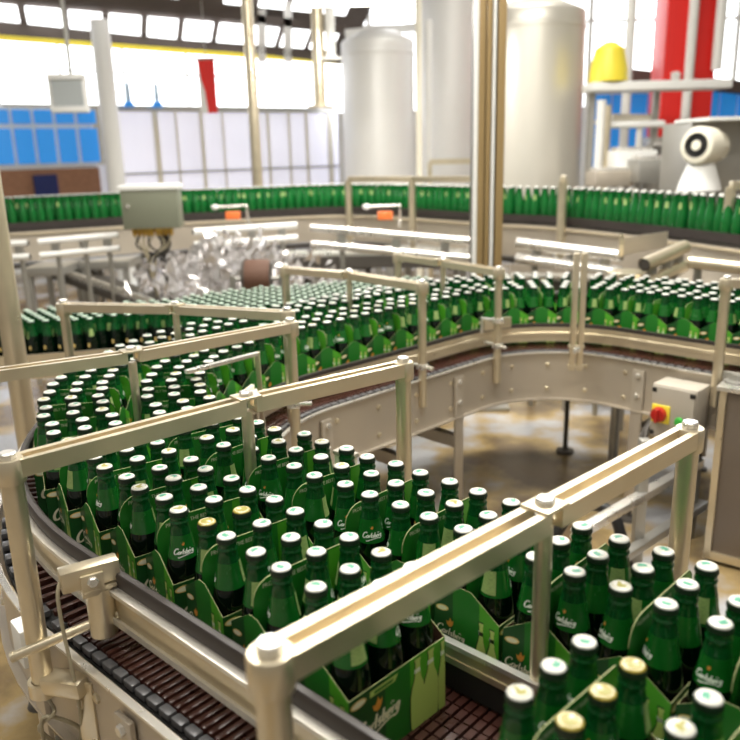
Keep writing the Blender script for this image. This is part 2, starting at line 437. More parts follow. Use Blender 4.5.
def place_bottle(x, y, z, capm, label, group):
    o = link('beer_bottle', ME_B); o.location = (x, y, z); o.rotation_euler = (0, 0, random.uniform(-PI, PI))
    tag(o, label, 'bottle', group)
    link('cap', capm, o); link('shoulder_label', ME_L, o); link('back_label', ME_K, o)
    return o

# low detail bottle for the uncountable mass behind the nearest three hundred
LOW = [(.027, 0, BEER), (.0305, .006, BEER), (.0305, .100, BEER), (.0296, .119, BEER), (.0254, .145, LABEL), (.0218, .162, LABEL), (.0172, .186, GLASS), (.0140, .205, GLASS), (.0150, .2085, GLASS),
       (.0136, .213, GLASS), (.0140, .2195, CAPDK), (.0158, .2205, CAPDK), (.0150, .2268, CAPW), (.0125, .2292, CAPW), (0, .2303, CAPW)]
LOOSE = [(a, b, (BEER if b < .15 else GLASS) if (c is LABEL) else (CAPL if c is CAPW else c)) for a, b, c in LOW]
mass = MB()
def mass_bottle(x, y, z, prof=LOW, n=12, logo_dot=False):
    mass.lathe(prof, n, (x, y, z))
    # pale back label patch, turned at random
    a0 = random.uniform(-PI, PI)
    vs = []
    for zz in (.150, .165, .182):
        for k in range(4):
            a = a0+R(-25+50*k/3); r = brad(zz)+.0009; vs.append((x+r*math.cos(a), y+r*math.sin(a), z+zz))
    mass.add(vs, [(4*i+k, 4*i+k+1, 4*i+k+5, 4*i+k+4) for i in range(2) for k in range(3)], BACKL)
    if logo_dot:
        vs = []
        for zz in (.103, .120):
            for k in range(4):
                a = -PI/2-.2+R(-9+18*k/3); vs.append((x+.0300*math.cos(a), y+.0300*math.sin(a), z+zz))
        mass.add(vs, [(k, k+1, k+5, k+4) for k in range(3)], GOLDP)

# ------------------------------------------------------------------ six bottle carton
LX, LY, HC, HP, HH = .0958, .0612, .116, .150, .204
def bottle_print(mb, fn, x0, y0, s, m, h):
    """printed bottle silhouette, cut at height h"""
    prof = [(0, .36), (.05, .42), (.15, .44), (.50, .44), (.62, .34), (.72, .20), (.82, .15), (.95, .14), (.96, .18), (1.0, .18)]
    pts = [(w*s, v*h) for v, w in prof]
    L = [fn(x0-a, y0+b) for a, b in pts]; Rr = [fn(x0+a, y0+b) for a, b in pts]; n = len(pts)
    mb.add(L+Rr, [(i, i+1, n+i+1, n+i) for i in range(n-1)], m)
    mb.add([fn(x0-.16*s, y0+.80*h), fn(x0+.16*s, y0+.80*h), fn(x0+.15*s, y0+.86*h), fn(x0-.15*s, y0+.86*h)], [(0, 1, 2, 3)], SILVER)
def carton_mesh():
    mb = MB(); t = .0012
    # bottom
    mb.box((0, 0, .001), (2*LX, 2*LY, .0015), KRAFT)
    for sg in (-1, 1):      # long sides
        fn0 = lambda u, v, d=0.: Vector((u*(-sg), (LY+d)*sg, v))
        # outer skin in three print colours
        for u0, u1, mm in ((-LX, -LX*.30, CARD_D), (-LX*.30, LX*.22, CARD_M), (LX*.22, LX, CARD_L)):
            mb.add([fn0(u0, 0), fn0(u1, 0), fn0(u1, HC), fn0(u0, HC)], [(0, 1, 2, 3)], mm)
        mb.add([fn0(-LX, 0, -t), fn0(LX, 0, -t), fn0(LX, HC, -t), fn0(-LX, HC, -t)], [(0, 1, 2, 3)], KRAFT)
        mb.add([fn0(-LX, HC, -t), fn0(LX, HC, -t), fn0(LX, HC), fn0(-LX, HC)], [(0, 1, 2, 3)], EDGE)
        f1 = lambda u, v: fn0(u, v, .0004); f2 = lambda u, v: fn0(u, v, .0007)
        # oval seal, text strip, hop mark, name
        mb.poly([f1(-.079+.0145*math.cos(k*PI/8), .1035+.0062*math.sin(k*PI/8)) for k in range(16)], GOLDP)
        mb.poly([f2(-.079+.0115*math.cos(k*PI/8), .1035+.0042*math.sin(k*PI/8)) for k in range(16)], CREAM)
        mb.add([f1(-.058, .1005), f1(-.010, .1005), f1(-.004, .110), f1(-.058, .110)], [(0, 1, 2, 3)], LIME)
        mb.add([f2(-.050, .103), f2(-.016, .103), f2(-.012, .107), f2(-.050, .107)], [(0, 1, 2, 3)], CARD_M)
        hop(mb, f1, -.044, .083, .0105, ORANGE)
        logo(mb, lambda u, v: f1(-.044+u*.985-v*.05, .050+v+u*.12), .0104, CREAM, w=.62, sub=4)
        for x0, s_, h in ((.036, .034, .112), (.064, .036, .120), (.090, .022, .112)):
            hh = min(h, HC-.004)
            bottle_print(mb, lambda u, v: f1(min(u, LX-.0005), v), x0-.001, .0, s_*1.12, CARD_D, hh)
            bottle_print(mb, lambda u, v: f2(min(u, LX-.0002), v), x0, .0, s_, LIME, hh)
    for sg in (-1, 1):      # gabled short ends
        fn0 = lambda u, v, d=0.: Vector(((LX+d)*sg, u*sg, v))
        gz = lambda u: HC+(HP-HC)*(1-max(0, abs(u)-.010)/(LY-.010))
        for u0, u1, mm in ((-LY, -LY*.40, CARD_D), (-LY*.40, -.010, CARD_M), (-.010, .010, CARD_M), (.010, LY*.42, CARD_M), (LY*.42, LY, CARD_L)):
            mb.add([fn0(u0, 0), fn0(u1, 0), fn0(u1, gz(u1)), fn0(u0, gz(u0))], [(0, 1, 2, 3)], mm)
        mb.add([fn0(-LY, 0, -t), fn0(LY, 0, -t), fn0(LY, HC, -t), fn0(.010, HP, -t), fn0(-.010, HP, -t), fn0(-LY, HC, -t)], [(0, 1, 2, 3, 4, 5)], KRAFT)
        e = [(-LY, HC), (-.010, HP), (.010, HP), (LY, HC)]
        mb.add([fn0(u, v, d) for d in (0, -t) for u, v in e], [(0, 1, 5, 4), (1, 2, 6, 5), (2, 3, 7, 6)], EDGE)
        f1 = lambda u, v: fn0(u, v, .0004); f2 = lambda u, v: fn0(u, v, .0007)
        mb.poly([f1(-.045+.0125*math.cos(k*PI/8), .1035+.0055*math.sin(k*PI/8)+.20*.0125*math.cos(k*PI/8)) for k in range(16)], GOLDP)
        mb.poly([f2(-.045+.0095*math.cos(k*PI/8), .1035+.0036*math.sin(k*PI/8)+.20*.0095*math.cos(k*PI/8)) for k in range(16)], CREAM)
        hop(mb, f1, -.030, .082, .0080, ORANGE)
        logo(mb, lambda u, v: f1(-.029+u, .060+v), .0066, CREAM, w=.42, sub=3)
        for x0, s_, h in ((.030, .022, .108), (.050, .022, .104)):
            bottle_print(mb, lambda u, v: f1(min(u, LY-.0004), v), x0-.001, .0, s_*1.15, CARD_D, h+.002)
            bottle_print(mb, lambda u, v: f2(min(u, LY-.0002), v), x0, .0, s_, LIME, h)
    # cross dividers between the bottles, seen as dark board
    for x in (-.033, .033):
        mb.box((x, 0, .05), (.0008, 2*LY-.004, .085), KRAFT)
    return mb.mesh('carton_body', smooth=False)
def handle_mesh():
    mb = MB(); t = .0017; pts = []
    prof = [(-LX+.002, .01), (-LX+.002, .165)]
    rr = .034
    for k in range(7): a = PI-k*PI/12; prof.append((-LX+.002+rr+rr*math.cos(a), HH-rr+rr*math.sin(a)))
    prof += [(LX-.014, HH), (LX-.004, HH-.010), (LX-.002, HH-.018), (LX-.002, .01)]
    n = len(prof)
    for sg, mm in ((-1, CARD_M), (1, CARD_M)):
        mb.add([(x, sg*t/2, z) for x, z in prof], [tuple(range(n))], mm)
    vs = [(x, -t/2, z) for x, z in prof]+[(x, t/2, z) for x, z in prof]
    mb.add(vs, [(i, i+1, n+i+1, n+i) for i in range(1, n-2)], EDGE)
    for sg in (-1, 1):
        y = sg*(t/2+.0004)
        mb.add([(LX-.050, y, .10), (LX-.003, y, .10), (LX-.003, y, HH-.018), (LX-.014, y, HH-.002), (LX-.050, y, HH-.002)], [(0, 1, 2, 3, 4)], CARD_L)  # lighter green patch paints the light falling on the handle's end
        text_mesh(mb, 'PROBABLY THE BEST BEER', (lambda u, v, sg=sg, y=y: Vector((sg*-1*(u-.076)*1.0, y, HH-.0155+v))), .0100, CREAM, width=.100)
    return mb.mesh('carry_handle', smooth=False)
ME_C, ME_H = carton_mesh(), handle_mesh()

ORD = ['zeroth', 'first', 'second', 'third', 'fourth', 'fifth', 'sixth', 'seventh', 'eighth', 'ninth', 'tenth', 'eleventh', 'twelfth', 'thirteenth', 'fourteenth', 'fifteenth', 'sixteenth', 'seventeenth', 'eighteenth', 'nineteenth', 'twentieth']
TENS = {20: 'twenty', 30: 'thirty', 40: 'forty', 50: 'fifty', 60: 'sixty'}
def ordw(n):
    if n <= 20: return ORD[n]
    t = n//10*10
    return TENS[t]+'-'+ORD[n % 10] if n % 10 else TENS[t][:-1]+'ieth'
# hand measured packs on the near straight: (x, y, handle angle)
def arc_pack(t, o): q = C1+U(R(t))*(R1+o); return (q.x, q.y, t-180-3)
packsA = [(.419, .530, 43), (.321, .630, 43), (.218, .731, 43), (-.013, .954, 45), (-.105, 1.050, 42), (-.195, 1.146, 39), (-.286, 1.240, 35.5), (-.377, 1.334, 37), (-.468, 1.432, 35)] + [arc_pack(t, o) for t, o in ((214, .343), (206.7, .358), (199.4, .371), (192.1, .380), (184.8, .385), (177.5, .387))]
packsB = [(.662, .680, 46), (.570, .765, 46), (.482, .850, 45), (.389, .937, 45), (.295, 1.020, 45), (.203, 1.109, 45), (.111, 1.198, 44.5), (.019, 1.285, 43.5), (-.077, 1.370, 41), (-.168, 1.458, 39)] + [arc_pack(t, o) for t, o in ((225.9, .118), (215.6, .125), (205.4, .131), (195.5, .140), (185.7, .147), (176, .149), (166.5, .148))]
def extend(lst, o, inner_edge):
    last = Vector(lst[-1][:2]); s = min(samples(.005), key=lambda q: (poff(q, o)[0]-last).length)
    out = [(p[0], p[1], R(p[2])) for p in lst]
    while True:
        i = 0; ss = s; g = 0
        for L, sg in zip(LENS, SEG):
            if ss <= L: g = sg; break
            ss -= L
        if isinstance(g, int): g = SEG[-1]
        step = .122 if g[0] == 'L' else .122*g[2]/(g[2]+inner_edge)
        s -= step
        if s < .05: break
        p, n = path(s); q = p+n*(o+random.uniform(-.004, .004))
        sk = -4 if s > S_ARC1 else (-4 if s > S_LINE2 else -3)
        out.append((q.x, q.y, math.atan2(-n.y, -n.x)+R(sk+random.uniform(-1.5, 1.5))))
    return out
lanes = {'outer': extend(packsA, .368, .305), 'inner': extend(packsB, .128, .068)}
slots = []
for row, lst in lanes.items():
    for i, (x, y, a) in enumerate(lst):
        where = ordw(i+1)
        c = thing('bottle_carton', (x, y, BELT), f'green six-bottle carton, {where} from the camera end of the {row} row on the conveyor', 'carton', f'six-bottle cartons in the {row} row', a)
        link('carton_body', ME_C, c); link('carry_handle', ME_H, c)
        for jx, xn in ((-1, 'outer'), (0, 'middle'), (1, 'inner')):
            for jy, yn in ((-1, 'leading'), (1, 'trailing')):
                lx, ly = jx*.0630, jy*.0308
                X = x+lx*math.cos(a)-ly*math.sin(a); Y = y+lx*math.sin(a)+ly*math.cos(a)
                slots.append(((X*X+Y*Y), X, Y, row, i, xn, yn))
slots.sort()
golds = [atz(px, py, .89).xy for px, py in ((640, 671), (607, 695), (571, 728), (204, 522), (239, 509))]
for k, (d, X, Y, row, i, xn, yn) in enumerate(slots):
    if k < 300:
        P = Vector((X, Y)); rv = random.random()
        cm = ME_CW
        if any((P-g).length < .028 for g in golds): cm = ME_CG
        elif rv < .12: cm = ME_CM
        nm = {id(ME_CW): 'white', id(ME_CG): 'gold', id(ME_CM): 'white'}[id(cm)]
        place_bottle(X, Y, BELT+.002, cm, f'{nm}-capped green bottle, {xn} slot, {yn} side of handle, {ordw(i+1)} carton of {row} row', f'bottles in the {row} row of cartons')
    else:
        mass_bottle(X, Y, BELT+.002)

# ------------------------------------------------------------------ loose bottle conveyor behind
front = [(-2.6, 3.18), (-1.51, 3.31), (-1.14, 3.40), (-.93, 3.44), (-.60, 3.50), (-.30, 3.60), (.0, 3.76), (.30, 3.98)]
back = [(.42, 4.40), (.19, 4.42), (-.20, 4.30), (-.74, 4.15), (-1.0, 3.90), (-1.65, 3.72), (-2.6, 3.60)]
poly = [Vector(p) for p in front+back]
def inside(P, poly):
    c = False; j = len(poly)-1
    for i in range(len(poly)):
        a, b_ = poly[i], poly[j]
        if (a.y > P.y) != (b_.y > P.y) and P.x < (b_.x-a.x)*(P.y-a.y)/(b_.y-a.y)+a.x: c = not c
        j = i
    return c
def edged(P):
    best = 9; j = len(poly)-1
    for i in range(len(poly)):
        a, b_ = poly[j], poly[i]; ab = b_-a; t = max(0, min(1, (P-a).dot(ab)/ab.length_squared)); best = min(best, (a+ab*t-P).length); j = i
    return best
rowh = .0625*math.sqrt(3)/2
rot = R(7)
for j in range(-30, 80):
    for i in range(-60, 70):
        q = Vector((i*.0625+(j % 2)*.03125, j*rowh)); P = Vector((q.x*math.cos(rot)-q.y*math.sin(rot)-.5, q.x*math.sin(rot)+q.y*math.cos(rot)+2.8))
        if inside(P, poly) and edged(P) > .034: mass_bottle(P.x, P.y, .532, LOOSE, logo_dot=edged(P) < .085 and P.y < 3.66)
tbl = thing('bottle_table', (0, 0, 0), 'low accumulation conveyor crowded with loose bottles behind the cartons', 'conveyor')
mb = MB(); mb.prism([(p.x, p.y, .512) for p in poly], (0, 0, .018), DARKST); mb.build('deck', tbl)
mb = MB()
for a, b_ in zip(front, front[1:]): mb.bar((a[0], a[1]-.008, .570), (b_[0], b_[1]-.008, .570), .012, .11, STEEL)
for a, b_ in zip(back, back[1:]): mb.bar((a[0], a[1]+.008, .590), (b_[0], b_[1]+.008, .590), .012, .09, STEEL)
mb.build('guide_rail', tbl)
for x, y in ((-1.9, 3.4), (-1.2, 3.55), (-.5, 3.8), (.1, 4.1)):
    mb = MB(); mb.tube([(x, y, .512), (x, y, 0)], .022, GREYST, 10); mb.build('leg', tbl)

# ------------------------------------------------------------------ far raised conveyor with bottles
FZ = .95
fpx = [(-60, 200.5), (0, 198), (90, 194), (180, 190), (260, 187), (330, 184.6), (380, 184.2), (420, 185), (500, 187), (560, 188), (650, 192), (740, 197), (800, 201)]
fl = [atz(px, py, FZ+.23).xy for px, py in fpx]
fl = catmull(fl, 6)
def off2(line, o):
    out = []
    for i, p in enumerate(line):
        d = (line[min(i+1, len(line)-1)]-line[max(i-1, 0)]).normalized(); out.append(p+Vector((-d.y, d.x))*o)
    return out
def sweep2(mb, line, sec, m):
    k = len(sec); offs = [off2(line, o) for o, z in sec]; vs = []
    for i in range(len(line)):
        for j, (o, z) in enumerate(sec): q = offs[j][i]; vs.append((q.x, q.y, z))
    fs = [(i*k+j, i*k+(j+1) % k, (i+1)*k+(j+1) % k, (i+1)*k+j) for i in range(len(line)-1) for j in range(k)]
    mb.add(vs, fs+[tuple(range(k)), tuple((len(line)-1)*k+j for j in range(k))[::-1]], m)
def resample(line, step):
    out = [line[0]]; acc = 0
    for a, b_ in zip(line, line[1:]):
        L = (b_-a).length; t = step-acc
        while t <= L: out.append(a+(b_-a)*(t/L)); t += step
        acc = (acc+L) % step
    return out
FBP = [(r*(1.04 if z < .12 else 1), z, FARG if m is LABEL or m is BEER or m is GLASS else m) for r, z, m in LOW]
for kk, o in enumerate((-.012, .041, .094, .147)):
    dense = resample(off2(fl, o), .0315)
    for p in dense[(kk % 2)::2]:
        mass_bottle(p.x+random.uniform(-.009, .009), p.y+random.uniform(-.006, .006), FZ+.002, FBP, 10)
far = thing('bottle_conveyor', (0, 0, 0), 'long raised conveyor of green bottles curving across the hall behind', 'conveyor')
mb = MB(); sweep2(mb, fl, rect(-.05, .185, FZ-.02, FZ), DARKST); mb.build('chain_belt', far)
mb = MB(); sweep2(mb, fl, rect(-.055, -.045, FZ+.005, FZ+.055), RUBBER); sweep2(mb, fl, rect(.18, .19, FZ+.005, FZ+.055), RUBBER); mb.build('guide_rail', far)
mb = MB(); sweep2(mb, fl, rect(-.085, -.075, FZ-.22, FZ-.01), PLATE); sweep2(mb, fl, rect(-.10, -.085, FZ-.03, FZ-.02), STEEL); mb.build('side_plate', far)
mb = MB(); sweep2(mb, fl, rect(-.06, .17, FZ-.27, FZ-.235), DARKST); mb.build('under_frame', far)
mb = MB(); sweep2(mb, [p for p in fl if p.x > 1.0], rect(-.12, -.11, FZ-.46, FZ-.27), PLATE); mb.build('lower_plate', far)
ln = resample(fl, .9)
for p in ln:
    for dy in (0.1,):
        mb = MB(); mb.bar((p.x, p.y+dy, FZ-.25), (p.x, p.y+dy, 0), .05, .05, GREYST); mb.build('leg', far)
tag(mass.build('beer_bottle', None, ang=50), 'crowd of green bottles on the far conveyors behind the nearest cartons', 'bottle', 'bottles on the conveyors behind', 'stuff')

# ------------------------------------------------------------------ guard frames
RZ = 1.0
def rail_seg(mb, a, b_, m=STEEL, w=.040, h=.029):
    a = Vector(a); b_ = Vector(b_); d = (b_-a).normalized(); y = Vector((0, 0, 1)).cross(d).normalized()
    sec = [(-w/2, -h), (w/2, -h), (w/2, 0), (w/2-.0115, 0), (w/2-.0115, -.020), (-w/2+.0115, -.020), (-w/2+.0115, 0), (-w/2, 0)]
    vs = [p+y*o+Vector((0, 0, z)) for p in (a, b_) for o, z in sec]; k = 8
    mb.add(vs, [(j, (j+1) % k, k+(j+1) % k, k+j) for j in range(k)]+[(0, 1, 4, 5), (1, 2, 3, 4), (0, 5, 6, 7), (8, 9, 12, 13), (9, 10, 11, 12), (8, 13, 14, 15)], m)
def guard(pts, zlow, label, group='steel guard frames over the carton conveyor', open_start=False, open_end=False, ends=None, rz=RZ, r=.0175, rh=.029):
    """pts: plan points; a post under each"""
    t = thing('guard_barrier', (pts[0][0], pts[0][1], 0), label, 'guard rail', group)
    base = Vector((pts[0][0], pts[0][1], 0)); P = [Vector((p[0], p[1], rz))-base for p in pts]
    for a, b_ in zip(P, P[1:]):
        mb = MB(); d = (b_-a).normalized(); rail_seg(mb, a+d*.012, b_-d*.012, h=rh); mb.build('rail', t)
    for i, p in enumerate(P):
        end = i in (0, len(P)-1)
        if (i == 0 and open_start) or (i == len(P)-1 and open_end): continue
        zl = zlow[i] if isinstance(zlow, (list, tuple)) else zlow
        mb = MB()
        mb.tube([(p.x, p.y, rz-.027), (p.x, p.y, zl)], r if end else min(r*.68, .0125), STEEL, 20)
        mb.build('post', t)
        mb = MB()
        if end: mb.lathe([(0, rz-.038, STEEL), (.0225, rz-.038, STEEL), (.0235, rz-.035, STEEL), (.0235, rz-.004, STEEL), (.0215, rz+.001, STEEL), (0, rz+.001, STEEL)], 24, (p.x, p.y, 0))
        else:
            d = (P[i+1]-P[i-1]).normalized(); mb.bar(p-d*.024+Vector((0, 0, .0015)), p+d*.024+Vector((0, 0, .0015)), .043, .005, STEEL, .001)
        jc = mb.build('joint_cap', t)
        mb = MB(); hexbolt(mb, (p.x, p.y, rz+.001), .0135, .011, ALU, n=8 if end else 6); mb.build('bolt', jc)
    return t
def P_(px, py, z=RZ): q = atz(px, py, z); return (q.x, q.y)
guard([P_(270, 652), P_(545, 506), P_(690, 428)], [.45, .74, .45], 'nearest steel guard frame, crossing above the cartons from bottom centre')
guard([P_(8, 459), P_(246, 397), P_(403, 362)], [.60, .72, .45], 'guard frame whose long rail starts beside the brown chain corner')
guard([P_(-200, 396), P_(131, 351), P_(290, 322)], [.5, .72, .45], 'third guard frame back, running in from beyond the tall pole', open_start=True, r=.0150, rh=.026)
guard([P_(63, 303), P_(175, 305), P_(287, 311)], [.5, .72, .45], 'guard frame beside the dark loose bottles, behind the carton bend', r=.0150, rh=.026)
guard([P_(285, 267), P_(349, 272), P_(422, 283)], [.6, .72, .55], 'guard frame standing over the middle of the back straight', r=.0150, rh=.026)
guard([P_(398, 254), P_(443, 260), P_(499, 269)], [.6, .72, .55], 'guard frame next to the big steel column foot', r=.0150, rh=.026)
# twin upright and the right hand frame
q7 = P_(581, 250, 1.07); 
t = thing('twin_upright', (q7[0], q7[1], 0), 'twin steel upright bolted to the inside of the far bend', 'post')
for dx in (-.015, .015):
    mb = MB(); mb.bar((dx, 0, .605), (dx, 0, 1.06), .024, .022, STEEL, .004); mb.build('upright', t)
for z in (.70, .62): mb = MB(); mb.bar((-.03, 0, z), (.03, 0, z), .026, .014, STEEL, .002); mb.build('clamp', t)
q8 = P_(727, 279)
guard([q8, (q8[0]+.62, q8[1]-.05)], [.55, .55], 'guard frame at the far right above the control box')

# rods with clamps on the inner posts
def rod_clamp(q, z, label):
    p = Vector((q[0], q[1], 0)); s = min(samples(.01), key=lambda k: (poff(k, -.02)[0]-p.xy).length); e, n = poff(s, -.03)
    t = thing('rail_clamp', (q[0], q[1], 0), label, 'clamp', 'clamp rods holding the inner guide rail')
    d = (Vector((e.x, e.y, 0))-p).normalized()
    mb = MB(); mb.tube([-d*.05+Vector((0, 0, z)), d*((Vector((e.x, e.y, 0))-p).length)+Vector((0, 0, z))], .0065, ALU, 10); mb.build('rod', t)
    mb = MB(); mb.box((0, 0, z), (.034, .034, .022), ALU, ROTZ(math.atan2(d.y, d.x)), .004); mb.build('clamp_block', t)
for q, z, l in ((P_(403, 362), .70, 'clamp rod on inner post of the long-rail frame'), (P_(422, 283), .70, 'clamp rod on inner post over the back straight'), (P_(499, 269), .70, 'lower clamp rod on the post beside the steel column'), (P_(290, 322), .765, 'clamp rod on inner post of the third frame'), (q7, .69, 'clamp rod on the twin upright')):
    rod_clamp(q, z, l)
# sensor reflector at (460-510, 305-330)
q = P_(499, 269)
t = thing('photo_sensor', (q[0], q[1], 0), 'small sensor bracket on the post by the steel column', 'sensor')
mb = MB(); mb.tube([(0, .0, .80), (-.055, .05, .80), (-.055, .05, .74)], .006, ALU, 8); mb.box((0, 0, .80), (.04, .04, .02), ALU, None, .003); mb.build('bracket', t)
q_, n_ = poff(find_s(480, 322, .75, -.02, 0, S_ARC1), -.024)
mb = MB(); mb.box((q_.x-q[0], q_.y-q[1], .765), (.014, .13, .045), STEEL, ROTZ(math.atan2(n_.y, n_.x)), .003); mb.build('reflector', t)

# overhanging sensor arm and pale guide plate at the inside tip of the bend
a = atz(186, 372, .91); b_ = atz(257, 352, .91); o_ = Vector((b_.x, b_.y, 0))
t = thing('overhead_sensor', o_, 'thin grey sensor arm reaching over the bottles inside the bend', 'sensor')
mb = MB(); mb.bar(Vector((0, 0, .905)), a-o_, .016, .010, ALU, .002); mb.build('arm', t)
mb = MB(); mb.bar((0, 0, .91), (.004, 0, .66), .014, .014, STEEL, .002, upv=(1, 0, 0)); mb.build('post', t)
c_ = C1+U(R(168))*(R1+.004); t = thing('guide_plate', (c_.x, c_.y, 0), 'pale bent guide plate at the inner tip of the bend', 'guide')
mb = MB(); mb.box((0, 0, .775), (.012, .12, .025), CREAMP, ROTZ(R(168)), .003); mb.box((.03, .02, .765), (.07, .10, .008), CREAMP, ROTZ(R(168)), .002); mb.build('plate', t)
mb = MB(); mb.tube([(.03, .0, .76), (.03, .0, .66)], .008, ALU, 8); mb.build('stud', t)

P = atz(384, 458, .78); s_ = min(samples(.01, S_ARC1), key=lambda k: (poff(k, -.03)[0]-P.xy).length); q_, n_ = poff(s_, -.045)
t = thing('light_sensor', (q_.x, q_.y, 0), 'small cream light sensor behind the middle guard posts on the inner rail', 'sensor', None, math.atan2(n_.y, n_.x))
mb = MB(); mb.box((0, 0, .80), (.022, .05, .05), CREAMP, None, .004); mb.build('housing', t)
mb = MB(); mb.box((0, .0, .830), (.026, .055, .010), BOXL, None, .003); mb.build('cover', t)
mb = MB(); mb.bar((0, 0, .78), (0, 0, .64), .02, .012, STEEL, .002); mb.bar((0, 0, .645), (-.05, 0, .645), .02, .008, STEEL, .002); mb.build('bracket', t)
# ------------------------------------------------------------------ left front: sensor on a rod, post bracket, cable box
A = P_(8, 459)
r1 = atz(15, 656, .665); r2 = atz(140, 604, .725)
t = thing('sensor_bracket', (A[0], A[1], 0), 'brass-toned light sensor on a rod over the brown chain', 'sensor')
o3 = Vector((A[0], A[1], 0))
mb = MB(); mb.tube([r1-o3, r2-o3], .0085, STEEL, 14); mb.lathe([(0, 0, STEEL), (.0095, .0, STEEL), (.0095, .006, STEEL), (0, .008, STEEL)], 12, r1-o3, (r1-r2).to_track_quat('Z', 'Y').to_matrix()); mb.build('rod', t)
h = r1.lerp(r2, .70)-o3
h = Vector((h.x, h.y, h.z))
mb = MB(); mb.tube([h+Vector((0, 0, -.024)), h+Vector((0, 0, .062))], .0225, STEEL, 20); mb.build('clamp_tube', t)
dr = (r2-r1); dr.z = 0; dr.normalize(); pr = Vector((-dr.y, dr.x, 0))
bd = (atz(112, 555, .80)-atz(57, 570, .80)); bd.z = 0; bd.normalize(); bn = Vector((-bd.y, bd.x, 0))
mb = MB(); cc = h+Vector((0, 0, .090))-bd*.012
mb.bar(cc-bd*.046, cc+bd*.046, .030, .036, STEEL, .003)
mb.bar(cc-bn*.019-bd*.018+Vector((0, 0, -.012)), cc-bn*.019+bd*.018+Vector((0, 0, -.012)), .006, .040, STEEL, .002)
mb.bar(h+Vector((-.022, -.022, .067)), h+Vector((.022, .01, .067)), .034, .006, STEEL, .001)
hexbolt(mb, cc-bn*.022+Vector((0, 0, -.004)), .009, .007, ALU, -bn)
mb.build('sensor_head', t)
mb = MB(); c0 = cc-bd*.045; mb.tube(catmull([c0, c0+Vector((-.002, -.012, -.02)), c0+Vector((.0, -.015, -.08)), c0+Vector((.01, -.02, -.2)), c0+Vector((.0, .0, -.3))], 5), .0032, CABLE, 8); mb.build('cable', t)
# bracket arm from the post to the side plate
t = thing('post_bracket', (A[0], A[1], 0), 'rounded steel foot bracket holding the left post', 'bracket')
s_ = find_s(95, 690, .60, W+.078, S_ARC1, TOTAL); q_, n_ = poff(s_, W+.085); e = Vector((q_.x, q_.y, 0))-o3
d = e.normalized(); sd = Vector((-d.y, d.x, 0))
mb = MB(); mb.lathe([(.0185, .575, STEEL), (.025, .575, STEEL), (.025, .600, STEEL), (.0185, .600, STEEL)], 20, (0, 0, 0))
mb.bar(d*.01+Vector((0, 0, .600)), e+Vector((0, 0, .612)), .040, .030, STEEL, .007)
mb.bar(e+d*-.006+Vector((0, 0, .620)), e+d*-.006+Vector((0, 0, .47)), .036, .007, STEEL, .002, upv=tuple(sd))
hexbolt(mb, e-d*.012+Vector((0, 0, .575)), .010, .007, ALU, -d); mb.build('arm', t)
# cable coil and junction box on the side plate
t = thing('junction_box', (A[0], A[1], 0), 'pale grey junction box on the outside of the left side plate', 'junction box')
bx = atz(30, 640, .63)-o3; mb = MB(); mb.box(bx, (.045, .055, .075), WHITE, ROTZ(R(40)), .006); mb.build('housing', t)
mb = MB(); mb.tube(catmull([bx+Vector((0, 0, -.03)), bx+Vector((.02, -.02, -.09)), Vector((.02, -.02, .55)), Vector((-.02, .0, .50)), Vector((.02, .02, .44)), Vector((.05, .0, .50)), Vector((.0, -.02, .54)), Vector((-.01, 0, .45)), Vector((.03, 0, .42)), Vector((.04, .0, .30))], 6), .0035, CABLE, 8); mb.build('cable', t)
# sprocket / dark drive seen at bottom left
# ------------------------------------------------------------------ tall pole at left
q = atz(22, 400, .66)
t = thing('support_pole', (q.x, q.y, 0), 'tall thick steel pole at the left edge beside the bend', 'pole')
mb = MB(); mb.tube([(0, 0, .36), (0, 0, 2.6)], .036, STEEL, 24); mb.build('tube', t)
mb = MB(); mb.lathe([(0, .34, ALU), (.055, .34, ALU), (.055, .365, ALU), (.037, .375, ALU), (.037, .40, ALU)], 20); mb.tube([(0, 0, .34), (0, 0, 0)], .03, GREYST, 16); mb.tube([(0, 0, .5), (.03, -.1, .42), (.02, -.13, .3)], .02, ALU, 12)
mb.build('base', t)
# ------------------------------------------------------------------ big column
q = aty(487, 200, 4.35)
t = thing('steel_column', (q.x, q.y, 0), 'grooved steel column rising full height behind the carton conveyor', 'column')
mb = MB()
w = .165
mb.box((0, .03, 2.2), (w, .10, 4.4), DARKST, None, .004)
mb.box((-w/2+.010, -.035, 2.2), (.020, .05, 4.4), WHITE, None, .003)
mb.box((-.044, -.03, 2.2), (.036, .05, 4.4), BRONZE, None, .006)
mb.box((-.008, -.03, 2.2), (.026, .05, 4.4), BRONZE, None, .006)
mb.box((.018, -.035, 2.2), (.016, .05, 4.4), WHITE, None, .003)
mb.box((.058, -.03, 2.2), (.042, .05, 4.4), BRONZE, None, .006)
mb.build('profile', t)
mb = MB(); mb.box((0, 0, .01), (.26, .26, .02), GREYST, None, .003); mb.build('base_plate', t)
# ------------------------------------------------------------------ control box on right
sbox = find_px(681, .55, -.17, .2, S_ARC2+.3); q_, n_ = poff(sbox, -.175); ang = math.atan2(-n_.y, -n_.x)
t = thing('control_box', (q_.x, q_.y, -.062), 'grey control box with red knob and green button on the inner side plate', 'control box', None, ang+PI/2)
